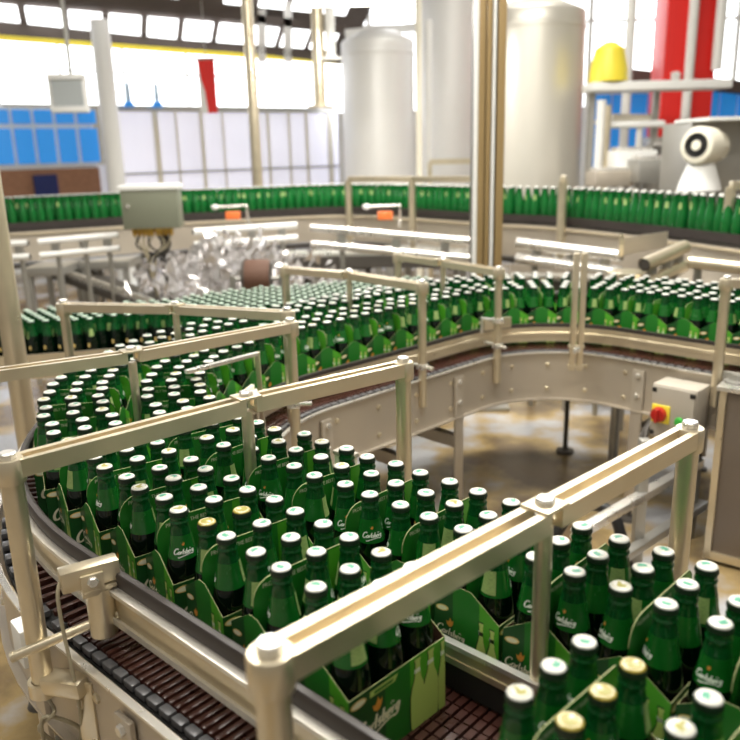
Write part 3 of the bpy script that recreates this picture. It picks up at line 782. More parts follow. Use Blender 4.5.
# local -y faces the camera side (inner normal)
mb = MB(); mb.box((0, .0, .585), (.165, .115, .20), BOXL, None, .010); mb.build('housing', t)
mb = MB(); mb.box((0, -.061, .585), (.155, .010, .19), BOXL, None, .006)
for sx in (-1, 1):
    for z in (.505, .665): mb.box((sx*.068, -.062, z), (.018, .012, .018), BLACK, None, .004)
mb.build('lid', t)
mb = MB(); mb.box((-.038, -.069, .580), (.066, .008, .066), YELP, None, .003)
pl = mb.build('switch_plate', t); pl['label'] = 'yellow switch plate'
mb = MB(); Mx = Matrix.Rotation(R(90), 3, 'X'); mb.lathe([(0, 0, REDK), (.027, 0, REDK), (.029, .006, REDK), (.025, .022, REDK), (.010, .024, REDK), (0, .024, REDK)], 20, (-.040, -.072, .580), Mx)
mb.box((-.040, -.100, .580), (.012, .018, .048), REDK, None, .003); kn = mb.build('knob', pl); kn['label'] = 'red rotary knob'
mb = MB(); mb.lathe([(0, 0, GRNP), (.016, 0, GRNP), (.017, .005, GRNP), (.013, .014, GRNP), (0, .015, GRNP)], 16, (.030, -.066, .565), Mx); bt = mb.build('button', t); bt['label'] = 'green push button'
mb = MB(); mb.tube(catmull([(-.05, 0, .49), (-.06, -.02, .44), (-.10, -.02, .42), (-.13, .03, .47), (-.12, .08, .52)], 6), .008, DARKST, 10); mb.tube(catmull([(-.03, 0, .49), (-.035, -.02, .42), (-.09, -.02, .39), (-.15, .03, .43), (-.14, .08, .50)], 6), .008, DARKST, 10); mb.build('conduit', t)
# drive motor beside the box
q_, n_ = poff(max(.05, sbox-.17), -.17); t = thing('drive_motor', (q_.x, q_.y, 0), 'dark drive motor hanging under the conveyor beside the control box', 'motor', None, ang+PI/2)
mb = MB(); mb.lathe([(0, -.10, DARKST), (.048, -.10, DARKST), (.055, -.08, DARKST), (.055, .09, DARKST), (.04, .11, GREYST), (0, .11, GREYST)], 20, (.01, .02, .55)); mb.build('housing', t)
mb = MB(); mb.box((.0, .0, .43), (.04, .04, .05), YELP, None, .005); mb.build('terminal_box', t)
mb = MB(); mb.tube([(0, .02, .66), (0, .06, .66)], .02, GREYST); mb.box((0, .05, .60), (.10, .02, .16), GREYST, None, .003); mb.build('bracket', t)
# steel cabinet on right
P = atz(703, 560, 0); t = thing('steel_cabinet', (P.x, P.y, 0), 'brown-grey steel cabinet standing on the floor at the right edge', 'cabinet', None, R(-38))
mb = MB(); mb.box((.30, .09, .33), (.60, .18, .62), BROWNST, None, .006); mb.build('body', t)
mb = MB(); mb.box((.30, .085, .648), (.62, .20, .016), ALU, None, .003); mb.build('lid', t)
mb = MB()
mb.box((.012, -.004, .33), (.022, .010, .62), STEEL); mb.box((.30, -.004, .03), (.60, .010, .03), STEEL); mb.build('door_frame', t)
# low floor frame inside the loop
a = atz(607, 590, .0); t = thing('floor_trestle', (0, 0, 0), 'low tubular steel frame standing on the wet floor inside the loop', 'frame')
mb = MB(); p1 = atz(575, 535, .30); p2 = atz(700, 462, .30); mb.bar(p1, p2, .035, .03, ALU, .003); mb.build('rail', t)
mb = MB(); p1b = p1+Vector((.03, 0, -.17)); p2b = p2+Vector((.03, 0, -.17)); mb.bar(p1b, p2b, .035, .03, GREYST, .003); mb.build('rail', t)
for k in (.02, .47, .95):
    q = p1.lerp(p2, k); mb = MB(); mb.bar((q.x+.01, q.y+.02, .0), (q.x+.01, q.y+.02, .50 if .3 < k < .6 else .32), .035, .035, GREYST, .003, upv=(1, 0, 0)); mb.build('leg', t)
q = atz(600, 512, .22); t = thing('floor_hose', (q.x, q.y, 0), 'black rubber hose looped over the floor frame', 'hose')
mb = MB(); mb.tube(catmull([(-.16, .02, .10), (-.08, .03, .22), (.0, .0, .24), (.05, -.03, .20), (.08, -.10, .05), (.12, -.14, .02)], 6), .020, BLACK, 12); mb.build('tube', t)

# ------------------------------------------------------------------ mid ground: twin tube guards of the next conveyor
def twin(pxy0, pxy1, Y0, Y1, dy, label, m=ALU, r=.028, group='twin tube guards on the second conveyor'):
    a = aty(*pxy0, Y0); b_ = aty(*pxy1, Y1); t = thing('tube_guard', (a.x, a.y, 0), label, 'guard rail', group); o = Vector((a.x, a.y, 0))
    for k in (0, 1):
        mb = MB(); mb.tube([a-o-Vector((0, 0, k*dy)), b_-o-Vector((0, 0, k*dy))], r, m, 14, cap=False)
        for e_ in (a, b_): mb.tube([e_-o-Vector((0, 0, k*dy)), e_-o-Vector((0, 0, k*dy))+(b_-a).normalized()*.004], r*.8, DARKST, 12)
        mb.build('tube', t)
    for f_ in (.2, .55, .85):
        q = a.lerp(b_, f_)-o; mb = MB(); mb.box((q.x, q.y+.01, q.z-dy/2), (.05, .03, dy+.02), GREYST, None, .003); mb.tube([(q.x, q.y+.03, q.z-dy/2), (q.x, q.y+.03, .0)], .016, GREYST, 8); mb.build('bracket', t)
twin((38, 242), (118, 235), 5.0, 5.15, .085, 'twin tube guard left of the grey cabinet under the far conveyor', WHITE, .020)
twin((-40, 246), (28, 243), 4.95, 4.98, .085, 'short twin tube guard at the left edge by the tall pole', WHITE, .020)
twin((193, 232), (296, 225), 5.1, 5.5, .085, 'twin tube guard right of the grey cabinet', WHITE, .022)
twin((311, 228), (470, 241), 4.9, 4.6, .10, 'longest twin tube guard, left of the steel column', ALU, .024)
twin((517, 243), (622, 256), 4.35, 4.05, .085, 'twin tube guard right of the steel column', ALU, .030)
twin((644, 265), (685, 247), 3.72, 3.92, .095, 'slanted twin tube guard with dark open ends', STEEL, .034)
# bent plate between them, tray above
a = aty(630, 262, 3.86); t = thing('transfer_plate', (a.x, a.y, 0), 'rounded bronze-toned transfer plate between the two tube guards', 'plate')
mb = MB(); mb.lathe([(0, .0, STEEL), (.085, 0, STEEL), (.10, .01, STEEL), (.10, .03, STEEL), (0, .035, STEEL)], 24, (0, .02, a.z-.08)); mb.build('disc', t)
mb = MB(); mb.bar((-.03, .06, a.z+.02), (-.03, .06, a.z+.13), .02, .02, STEEL); mb.prism([(-.02, .08, a.z+.02), (.26, .22, a.z+.04), (.26, .22, a.z+.12), (-.02, .08, a.z+.11)], (.004, .01, 0), PLATE); mb.build('side_panel', t)
mb = MB(); mb.tube([(0, .03, a.z-.08), (0, .03, 0)], .03, GREYST); mb.build('stand', t)
def conv_band(pts, z, dpt, label, drop=.12):
    """second conveyor: deck seen edge on"""
    t = thing('side_conveyor', (0, 0, 0), label, 'conveyor')
    ln = catmull([Vector(p) for p in pts], 6)
    mb = MB(); sweep2(mb, ln, rect(0, dpt, z-.02, z), ALU); mb.build('belt', t)
    mb = MB(); sweep2(mb, ln, rect(-.012, -.004, z-drop, z-.02), DARKST); mb.build('side_plate', t)
    for p in ln[2::5]:
        mb = MB(); mb.bar((p.x, p.y+dpt/2, z-.02), (p.x, p.y+dpt/2, 0), .045, .045, GREYST); mb.build('leg', t)
conv_band([(.80, 4.42), (1.25, 4.28), (1.62, 4.02), (2.10, 3.42)], .74, .14, 'empty bright side conveyor beyond the steel column', .20)
conv_band([(-.55, 5.15), (.1, 5.15), (.62, 5.0)], .80, .22, 'empty side conveyor left of the steel column', .10)
a = aty(690, 262, 3.75); b_ = aty(760, 270, 3.5)
t = thing('tube_guard', (a.x, a.y, 0), 'single pale tube guard at the right edge', 'guard rail', 'twin tube guards on the second conveyor')
mb = MB(); mb.tube([Vector((0, 0, a.z)), b_-Vector((a.x, a.y, 0))], .030, STEEL, 14); mb.build('tube', t)
mb = MB(); mb.tube([(.05, .02, a.z), (.05, .02, 0)], .02, GREYST); mb.build('bracket', t)

# grey cabinet with cable glands
a = aty(120, 190, 5.0); b_ = aty(180, 228, 5.0); wx = b_.x-a.x; hz = a.z-b_.z
t = thing('cable_cabinet', ((a.x+b_.x)/2, 5.0, 0), 'grey wall cabinet with brass cable glands in front of the far conveyor', 'cabinet', None, R(4))
zc = (a.z+b_.z)/2
mb = MB(); mb.box((0, .08, zc), (wx, .16, hz), BOXG, None, .004); mb.build('housing', t)
mb = MB(); mb.box((0, -.004, zc), (wx*.985, .012, hz*.98), BOXG, None, .003); mb.lathe([(0, 0, ALU), (.012, 0, ALU), (.012, .008, ALU), (0, .01, ALU)], 12, (-wx*.38, -.010, zc+.02), Mx); mb.build('door', t)
mb = MB(); mb.box((0, .08, zc+hz/2+.012), (wx*1.05, .19, .03), WHITE, None, .003); mb.build('lid', t)
mb = MB()
for k in range(9): mb.lathe([(0, -.05, BRASS), (.013, -.05, BRASS), (.017, -.02, BRASS), (.017, 0, BRASS), (0, 0, BRASS)], 8, (-wx*.36+wx*.08*k+random.uniform(-.005, .005), .08, zc-hz/2))
mb.build('cable_glands', t)
mb = MB()
for k in range(9):
    x = -wx*.36+wx*.08*k; e = random.uniform(-.05, .05)
    mb.tube(catmull([(x, .08, zc-hz/2-.05), (x+random.uniform(-.04, .04), .08, zc-hz/2-.12), (e*1.4, .1+e, zc-hz/2-.22), (-.02+e*.5, .12, .55), (.02+e*.3, .12, .25)], 5), .007, BLACK if k % 2 else CABLE, 6)
mb.build('cables', t)
mb = MB(); mb.bar((.04, .18, zc), (.04, .18, 0), .05, .05, DARKST); mb.build('stand', t)

# orange photo eyes on the far conveyor
for (px, py, lab) in ((233, 214, 'orange photo eye on bracket left of the tanks'), (385, 214, 'orange photo eye on bracket in front of the steel tank')):
    s_pt = aty(px, py, 5.55 if px < 300 else 5.3)
    t = thing('photo_eye', (s_pt.x, s_pt.y, 0), lab, 'sensor', 'orange photo eyes on the far conveyor'); z = s_pt.z
    mb = MB(); mb.box((.0, 0, z-.01), (.10, .04, .055), ORNP, None, .006); mb.build('housing', t)
    mb = MB(); mb.tube([(-.11, 0, z+.05), (.10, 0, z+.055), (.10, 0, z-.04)], .010, ALU, 8); mb.lathe([(0, -.02, WHITE), (.028, -.01, WHITE), (.028, .01, WHITE), (0, .02, WHITE)], 12, (-.12, 0, z+.05)); mb.tube([(.10, 0, z-.04), (.10, .15, z-.10)], .01, ALU, 8); mb.build('bracket', t)

# guard frames along the far conveyor
def far_guard(pts, label):
    t = thing('guard_barrier', (pts[0].x, pts[0].y, 0), label, 'guard rail', 'guard frames on the far conveyor'); o = Vector((pts[0].x, pts[0].y, 0))
    for a, b_ in zip(pts, pts[1:]):
        mb = MB(); mb.bar(a-o, b_-o, .035, .04, STEEL, .004); mb.build('rail', t)
    for p in pts:
        mb = MB(); mb.tube([p-o+Vector((0, 0, -.01)), Vector((p.x-o.x, p.y-o.y, FZ-.22))], .026, STEEL, 12); mb.build('post', t)
        mb = MB(); mb.box((p.x-o.x, p.y-o.y+.03, FZ-.16), (.06, .10, .03), ALU); mb.build('clamp', t)
far_guard([aty(348, 179, 5.9), aty(412, 179, 5.7), aty(474, 179, 5.3)], 'far guard frame in front of the round tanks')
far_guard([aty(563, 180, 4.75), aty(564, 178, 5.05)], 'short far guard frame in front of the big tank')
far_guard([aty(731, 185, 4.0), aty(800, 186, 4.1)], 'far guard frame under the cream motor')

# crumpled film heap (clear plastic) and brown reel on the floor behind the bottles
P = aty(228, 272, 4.75)
mb = MB()
for k in range(760):
    c = Vector((P.x+max(-.6, min(.6, random.gauss(0, .33))), P.y+max(-.1, min(.45, random.gauss(.15, .18))), 0)); c.z = random.uniform(.30, 1.0)*(1-.25*abs(c.x-P.x)/.6)
    a_ = [c+Vector((random.uniform(-.045, .045), random.uniform(-.045, .045), random.uniform(-.06, .06))) for _ in range(4)]
    mb.add(a_, [(0, 1, 2), (0, 2, 3)], FOIL)
tag(mb.build('crumpled_film', None, smooth=False), 'heap of crumpled clear film behind the loose bottles', 'plastic film', None, 'stuff')
P = aty(257, 275, 4.45); t = thing('film_reel', (P.x, P.y, 0), 'dark brown reel beside the crumpled film', 'reel')
mb = MB(); Mr = Matrix.Rotation(R(90), 3, 'Y') ; mb.lathe([(0, -.08, DARKST), (.10, -.08, DARKST), (.11, -.06, KRAFT), (.11, .06, KRAFT), (.10, .08, DARKST), (0, .08, DARKST)], 24, (0, 0, P.z-.02), Mr); mb.build('roll', t)
mb = MB(); mb.tube([(-.15, 0, P.z-.02), (.15, 0, P.z-.02)], .012, GREYST); mb.bar((-.14, 0, P.z), (-.14, 0, 0), .03, .03, GREYST); mb.bar((.14, 0, P.z), (.14, 0, 0), .03, .03, GREYST); mb.build('stand', t)
# assorted low machine frames behind on the left
def frame_unit(name, px0, px1, py, Y, h, label, m=GREYST):
    a = aty(px0, py, Y); b_ = aty(px1, py, Y); t = thing(name, (a.x, a.y, 0), label, 'machine frame'); L = b_.x-a.x
    mb = MB(); mb.box((L/2, .2, a.z-.03), (L, .4, .06), m, None, .005); mb.build('deck', t)
    for x in (.03, L-.03):
        for y in (.03, .37):
            mb = MB(); mb.bar((x, y, 0), (x, y, a.z-.05), .04, .04, m, .002, upv=(1, 0, 0)); mb.build('leg', t)
    mb = MB(); mb.box((L/2, .02, a.z*.45), (L, .03, .04), m); mb.build('brace', t)
frame_unit('machine_stand', 22, 62, 268, 5.4, .6, 'steel machine frame on the left beyond the tall pole')
frame_unit('machine_stand', 78, 128, 262, 5.7, .6, 'steel machine frame under the grey cabinet')
frame_unit('machine_stand', 300, 372, 262, 5.3, .6, 'dark machine frame behind the middle guard frame', DARKST)
frame_unit('machine_stand', 385, 466, 252, 5.6, .6, 'machine frame left of the steel column', GREYST)
# inclined dark belt
a = aty(35, 262, 6.2); b_ = aty(160, 305, 5.0); t = thing('inclined_conveyor', (a.x, a.y, 0), 'dark inclined conveyor descending behind the loose bottles', 'conveyor'); o = Vector((a.x, a.y, 0))
mb = MB(); mb.bar(a-o, b_-o, .25, .05, DARKST, .004); mb.build('belt', t)
mb = MB(); mb.bar(a-o+Vector((0, -.13, .03)), b_-o+Vector((0, -.13, .03)), .02, .06, ALU); mb.build('side_rail', t)
mb = MB(); mb.bar((.1, 0, a.z-.05), (.1, 0, 0), .04, .04, GREYST); mb.build('leg', t)

# ------------------------------------------------------------------ tanks
def tank(px, w_px, ytop, Y, label, zb=.5, TANK=TANK):
    c = aty(px, 150, Y); top = aty(px, ytop, Y).z; r = w_px/2/F*Y*1.0
    t = thing('storage_tank', (c.x, Y+r, 0), label, 'tank', 'round steel tanks at the back')
    mb = MB(); mb.lathe([(0, zb-.15, TANK), (r*.6, zb-.10, TANK), (r, zb, TANK), (r, top-.16, TANK), (r*1.012, top-.155, TANK), (r*1.012, top-.12, TANK), (r, top-.115, TANK), (r, top-.02, TANK), (r*.97, top, TANK), (r*.5, top+.10, TANK), (0, top+.13, TANK)], 48)
    mb.build('shell', t)
    for k in range(3):
        a = k*2*PI/3+.4; mb = MB(); mb.tube([(r*.8*math.cos(a), r*.8*math.sin(a), zb), (r*.8*math.cos(a), r*.8*math.sin(a), 0)], .04, GREYST, 10); mb.build('leg', t)
tank(380, 71, 36, 9.0, 'round pale tank with a low rim left of the column', TANK=TANKW)
tank(541, 100, 4, 7.2, 'largest warm-toned steel tank right of the column')
tank(455, 66, -60, 9.6, 'white tank directly behind the steel column', TANK=TANKW)
# pipes between tanks
def pipe(name, pts, r, m, label, cat='pipe', group=None):
    o = Vector((pts[0].x, pts[0].y, 0)); t = thing(name, o, label, cat, group)
    mb = MB(); mb.tube([p-o for p in pts], r, m, 14); mb.build('tube', t)
    return t, o
def vpipe(px, y0, y1, Y, r, m, label, name='upright_pipe', zb=None):
    a = aty(px, y0, Y); b_ = aty(px, y1, Y); zz = b_.z if zb is None else zb
    t, o = pipe(name, [Vector((a.x, a.y, a.z)), Vector((a.x, a.y, zz))], r, m, label)
    mb = MB(); mb.lathe([(r, zz, m), (r*2.2, zz, m), (r*2.2, zz+.02, m), (r, zz+.02, m)], 14); mb.build('flange', t)
vpipe(418, -60, 185, 8.2, .035, CREAMP, 'cream upright pipe between the two tanks', zb=0)
vpipe(428, 20, 185, 8.6, .04, WHITE, 'white upright pipe right of the pale tank', zb=0)
vpipe(243, -60, 186, 8.0, .055, STEEL, 'tall warm steel pole in front of the strip curtain', 'steel_pole', zb=0)
vpipe(314, -60, 108, 7.5, .055, YELP if False else STEEL, 'steel post hanging from the lamp truss', 'hanging_post')
vpipe(327, -60, 60, 7.5, .045, WHITE, 'white post beside the lamp truss', 'hanging_post')
vpipe(99, 20, 190, 9.0, .10, WHITE, 'thick white column behind the monitor', 'white_column', zb=0)
vpipe(636, -60, 95, 8.0, .045, WHITE, 'white drop pipe left of the red column', 'drop_pipe', zb=0)
vpipe(602, 100, 178, 7.0, .04, WHITE, 'white upright pipe beside the big tank', zb=0)
vpipe(609, 105, 178, 6.9, .025, STEEL, 'thin steel pipe beside the big tank', zb=0)
# horizontal bent pipes in front of the blue wall right
a, b_, c = aty(612, 118, 7.2), aty(655, 118, 7.2), aty(655, 150, 7.2); c = Vector((b_.x, b_.y, .0))
pipe('bent_pipe', [a, b_-Vector((.03, 0, 0)), b_-Vector((0, 0, .03)), c], .035, CREAMP, 'upper cream bent pipe against the blue wall')
a, b_ = aty(610, 125, 7.0), aty(664, 124, 7.0)
pipe('level_pipe', [a, b_], .03, WHITE, 'lower pale level pipe against the blue wall')
vpipe(640, 126, 160, 7.3, .03, WHITE, 'short white pipe under the bent pipes', zb=.6)
# platform in front of big tank
a = aty(430, 162, 7.9); b_ = aty(474, 160, 7.9)
t = thing('tank_platform', (a.x, a.y, 0), 'small railed platform between tanks and column', 'platform')
mb = MB(); L = b_.x-a.x; mb.bar((0, 0, a.z), (L, 0, a.z), .05, .05, STEEL); mb.bar((0, 0, a.z), (0, 0, 0), .04, .04, STEEL); mb.bar((L, 0, a.z), (L, 0, 0), .04, .04, STEEL); mb.build('rail', t)
# red column with pipes
def quadbox(name, px0, px1, py0, py1, Y, dep, m, label, cat, part='body', group=None, zb=None, bev=.005):
    a = aty(px0, py0, Y); b_ = aty(px1, py1, Y); cx = (a.x+b_.x)/2; zb_ = b_.z if zb is None else zb
    t = thing(name, (cx, Y, 0), label, cat, group); mb = MB(); mb.box((0, dep/2, (a.z+zb_)/2), (b_.x-a.x, dep, a.z-zb_), m, None, bev); mb.build(part, t)
    return t, b_.x-a.x, a.z, zb_
t, w_, z1, z0 = quadbox('red_column', 673, 708, -60, 145, 8.0, .35, REDP, 'bright red steel column at upper right', 'column', 'shaft', zb=0)
mb = MB(); mb.tube([(-.02, -.05, z1), (-.02, -.05, 1.6)], .045, WHITE, 12); mb.build('white_pipe', t)
mb = MB(); mb.tube([(w_/2-.01, -.06, z1), (w_/2-.01, -.06, 2.1)], .05, WHITE, 12); mb.build('white_pipe', t)
mb = MB(); mb.box((0, .17, .75), (w_+.06, .45, 1.5), GREYST, None, .01); mb.build('plinth', t)
mb = MB(); mb.box((-w_*.28, -.03, 2.05), (.08, .06, .09), WHITE, None, .02); mb.build('junction', t)
# yellow hood
P = aty(608, 82, 7.0)
t = thing('yellow_cover', (P.x, P.y, 0), 'bright yellow rounded cover on a ledge right of the big tank', 'cover')
mb = MB(); mb.lathe([(0, P.z, YELP), (.16, P.z, YELP), (.155, P.z+.10, YELP), (.12, P.z+.26, YELP), (.05, P.z+.31, YELP), (0, P.z+.32, YELP)], 24); mb.build('shell', t)
mb = MB(); mb.box((.42, .05, P.z-.04), (1.16, .35, .07), WHITE, None, .01); mb.build('ledge', t)
mb = MB(); mb.bar((.45, .1, P.z-.05), (.45, .1, 0), .05, .05, GREYST); mb.bar((-.10, .1, P.z-.05), (-.10, .1, 0), .05, .05, GREYST); mb.build('stand', t)
# cream motor and its machine at right
P = aty(704, 146, 4.9)
t = thing('fan_motor', (P.x, P.y, 0), 'cream electric motor with fan grille on the machine at right', 'motor')
Mm = (Vector((-.75, -.65, .05))).to_track_quat('Z', 'Y').to_matrix()
mb = MB(); mb.lathe([(0, -.15, CREAMP), (.09, -.15, CREAMP), (.098, -.12, CREAMP), (.098, -.04, CREAMP), (.112, -.035, CREAMP), (.112, .07, CREAMP), (.10, .095, CREAMP), (.072, .10, DARKST), (.066, .085, BLACK), (.034, .085, DARKST), (.030, .10, CREAMP), (0, .105, CREAMP)], 28, (0, 0, P.z), Mm)
for k in range(10):
    a = 2*PI*k/10; q = Mm @ Vector((.102*math.cos(a), .102*math.sin(a), -.10)); mb.bar(Vector((0, 0, P.z))+q, Vector((0, 0, P.z))+q+Mm @ Vector((0, 0, .05)), .012, .012, CREAMP)
mb.build('housing', t)
mb = MB(); mb.lathe([(.13, P.z-.26, WHITE), (.12, P.z-.22, WHITE), (.07, P.z-.08, WHITE), (.06, P.z-.06, WHITE), (0, P.z-.06, WHITE)], 20, (.0, .02, 0)); mb.build('hopper', t)
P = aty(692, 122, 5.15); b_ = aty(790, 190, 5.15)
t = thing('packing_machine', ((P.x+b_.x)/2, 5.15, 0), 'grey machine housing behind the cream motor', 'machine')
mb = MB(); mb.box((0, .25, (P.z+b_.z)/2), (b_.x-P.x, .5, P.z-b_.z), GREYST, None, .01); mb.build('housing', t)
mb = MB(); mb.box((0, .25, b_.z/2), (b_.x-P.x-.06, .4, b_.z), GREYST, None, .01); mb.build('base', t)
mb = MB(); mb.box((0, -.01, P.z+.01), (b_.x-P.x+.02, .54, .02), WHITE); mb.build('lid', t)
# pale machinery between blue wall and far conveyor
for (x0, x1, y0, y1, Y, m, l) in ((618, 656, 151, 172, 6.6, WHITE, 'white machine block beneath the bent pipes'), (655, 684, 146, 162, 7.0, DARKST, 'dark slatted unit below the red column'), (640, 690, 160, 182, 6.2, GREYST, 'grey low machine left of the cream motor'), (596, 636, 172, 186, 6.4, PLATE, 'tan duct box at the foot of the big tank')):
    t, w_, z1, z0 = quadbox('machine_block', x0, x1, y0, y1, Y, .3, m, l, 'machine', 'housing', 'machine blocks by the blue wall', zb=None)
    mb = MB(); mb.box((0, .15, z1+.01), (w_*.9, .2, .04), ALU, None, .005); mb.build('cover', t)
    mb = MB(); mb.bar((-w_*.4, .15, z0), (-w_*.4, .15, 0), .04, .04, GREYST); mb.bar((w_*.4, .15, z0), (w_*.4, .15, 0), .04, .04, GREYST); mb.build('stand', t)

# ------------------------------------------------------------------ monitor on the left
a = aty(47, 74, 7.2); b_ = aty(88, 112, 7.2); w_ = b_.x-a.x; hz = a.z-b_.z
t = thing('wall_monitor', ((a.x+b_.x)/2, 7.2, 0), 'grey-screened monitor in a white casing hanging at upper left', 'monitor', None, R(12))
zc = (a.z+b_.z)/2
mb = MB(); mb.box((0, .06, zc), (w_, .12, hz), WHITE, None, .01); mb.box((0, -.01, zc+hz*.42), (w_*.95, .04, hz*.15), WHITE, None, .01); mb.box((0, -.01, zc-hz*.42), (w_*.95, .04, hz*.15), WHITE, None, .01); mb.build('casing', t)
scr = mat('grey_screen', (.42, .45, .46), .25)
mb = MB(); mb.box((0, -.004, zc), (w_*.80, .01, hz*.66), scr); mb.build('screen', t)
mb = MB(); mb.bar((w_*.1, .1, zc+hz/2), (w_*.1, .1, 3.4), .03, .03, GREYST); mb.build('hanger', t)

# red banner
a = aty(197, 60, 9.5); b_ = aty(218, 113, 9.5)
t = thing('red_banner', ((a.x+b_.x)/2, 9.5, 0), 'red hanging banner with a white curve above the strip curtain', 'banner')
w_ = b_.x-a.x; mb = MB(); mb.box((0, 0, (a.z+b_.z)/2), (w_, .012, a.z-b_.z), REDP); 
mb.prism([(-w_/2, -.008, b_.z), (-w_*.05, -.008, b_.z), (-w_*.18, -.008, b_.z+.25), (-w_*.36, -.008, b_.z+.36), (-w_/2, -.008, a.z)], (0, -.002, 0), WHITE); mb.build('cloth', t)
mb = MB(); mb.tube([(-w_*.6, 0, a.z+.01), (w_*.6, 0, a.z+.01)], .015, GREYST); mb.tube([(0, 0, a.z), (0, 0, 4.2)], .006, GREYST, 6); mb.build('hanging_bar', t)

# ------------------------------------------------------------------ hall shell
def quad_struct(name, pts, m):
    mb = MB(); mb.poly(pts, m); o = mb.build(name, None, smooth=False); return struct(o)
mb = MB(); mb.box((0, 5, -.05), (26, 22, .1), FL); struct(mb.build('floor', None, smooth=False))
# left wall: runs from near-left to far-right
wd = Vector((.795, .606, 0)).normalized(); wn = Vector((wd.y, -wd.x, 0)); w0 = Vector((-4.7, 10, 0))
def WP(px, py): return onplane(px, py, w0, wn)
Mw = Matrix((wd, -wn, Vector((0, 0, 1)))).transposed()
def wall_panel(mb, px0, px1, z0, z1, m, dep=.05, out=0., Mq=Mw):
    a = WP(px0, 150); b_ = WP(px1, 150); c = (a+b_)/2; c.z = (z0+z1)/2
    mb.box(c+wn*out, ((b_-a).length, dep, z1-z0), m, Mw)
def wz(px, py): return WP(px, py).z
zA, zB, zC_, zD, zE = wz(0, 172), wz(0, 168), wz(0, 127), wz(0, 107), wz(0, 30)
LW = WALLM = mat('white_wall', (.80, .81, .82), .7)
mb = MB(); wall_panel(mb, -260, 360, 0, zB-.0, LW, .1, -.1); struct(mb.build('wall_left', None, smooth=False))
# upper bright glazing band
mb = MB(); wall_panel(mb, -260, 360, zD+.05, zE, DAY, .03, -.1); o = mb.build('window_1', None, smooth=False); struct(o)
f_ = MB()
for px in range(-240, 360, 62): wall_panel(f_, px, px+1.6, zD, zE, WHITE, .06, -.06)
wall_panel(f_, -260, 360, (zD+zE)/2, (zD+zE)/2+.03, WHITE, .05, -.06)
f_.build('window_frame', o)
# blue panels
bwall = struct(link('window_2', MB().mesh('window_2') if False else (lambda m_: (wall_panel(m_, -200, 96, zB, zD, WHITE, .05, -.05), m_.mesh('window_2', smooth=False))[1])(MB())))
k = -200
while k < 92:
    for (za, zb_) in ((zB+.04, zC_-.02), (zC_+.04, zD-.03)):
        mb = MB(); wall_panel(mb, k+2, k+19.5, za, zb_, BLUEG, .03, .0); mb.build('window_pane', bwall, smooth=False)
    k += 21.5
mb = MB(); wall_panel(mb, -200, 96, .3, zB-.03, BRICK, .06, .0); struct(mb.build('wall_lower_left', None, smooth=False))
mb = MB(); wall_panel(mb, 28, 52, .6, zB-.10, NAVY, .04, .05); struct(mb.build('window_3', None, smooth=False))
# strip curtain wall
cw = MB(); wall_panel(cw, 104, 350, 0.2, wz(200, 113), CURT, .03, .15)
co = struct(cw.build('strip_curtain_wall', None, smooth=False))
mb = MB()
for px, w_ in ((106, 3), (150, 5), (172, 1.5), (196, 3), (218, 1.2), (262, 2), (283, 1.5), (300, 2), (322, 4)): wall_panel(mb, px, px+w_, .2, wz(200, 112), CREAMP, .05, .18)
zt = wz(200, 112); wall_panel(mb, 104, 350, zt, zt+.06, GREYST, .06, .18); wall_panel(mb, 104, 350, wz(200, 172), wz(200, 172)+.03, GREYST, .05, .18)
mb.build('window_frame', co, smooth=False)
# clutter glimpsed on top of curtain rail
for px, lab in ((120, 'small blue valve on the curtain rail, left one'), (148, 'small blue valve on the curtain rail, middle one')):
    q = WP(px, 100)+wn*.3; q.z = zt+.03; t = thing('blue_valve', (q.x, q.y, 0), lab, 'valve'); mb = MB(); mb.lathe([(0, 0, BLUEG), (.07, 0, BLUEG), (.07, .05, BLUEG), (.04, .07, VALV), (.03, .30, VALV), (0, .31, VALV)], 12, (0, 0, zt+.04)); mb.build('body', t)
# crane beam along the wall
mb = MB(); a = aty(-60, 24, 8.6); b_ = aty(345, 56, 11.5)
mb.bar(a, b_, .22, .16, ROOFD); mb.bar(a-Vector((0, .12, .10)), b_-Vector((0, .12, .10)), .04, .05, YELP); struct(mb.build('beam_left', None, smooth=False))
# sloped roof underside on the left with skylight strips
a = aty(-120, 24, 8.4); b_ = aty(350, 56, 11.4)
def roofpt(t_, k): # t along beam 0..1, k up the slope
    p = a.lerp(b_, t_); return p+Vector((.35, -1.0, .52))*k+Vector((0, 0, .02))
mb = MB(); mb.add([roofpt(0, 0), roofpt(1.0, 0), roofpt(1.0, 5.5), roofpt(0, 5.5)], [(0, 1, 2, 3)], ROOFD); struct(mb.build('roof_left', None, smooth=False))
def roof_q(t0, t1, k0, k1, off=-.03): 
    dn = Vector((0, 0, off)); return [roofpt(t0, k0)+dn, roofpt(t1, k0)+dn, roofpt(t1, k1)+dn, roofpt(t0, k1)+dn]
mb = MB()
for i in range(12):
    mb.poly(roof_q(.02+i*.078, .02+i*.078+.064, .10, .42), DAY)
struct(mb.build('window_5', None, smooth=False))
mb = MB()
for i in range(12):
    if i in (2, 7): continue
    mb.poly(roof_q(.02+i*.078, .02+i*.078+.06, .72, .98), DAY)
struct(mb.build('window_6', None, smooth=False))
# back wall with tall bright windows, right of the left wall
mb = MB(); mb.box((6.2, 12.6, 1.0), (13.2, .2, 2.0), LW); struct(mb.build('wall_back', None, smooth=False))
mb = MB(); mb.box((6.2, 12.7, 4.3), (13.2, .05, 4.8), DAY); wb = struct(mb.build('window_7', None, smooth=False))
mb = MB()
for i in range(12): mb.box((.1+i*1.1, 12.6, 4.3), (.07, .08, 4.8), WHITE)
for z in (3.2, 4.6): mb.box((6.2, 12.6, z), (13.2, .06, .05), WHITE)
mb.build('window_frame', wb, smooth=False)
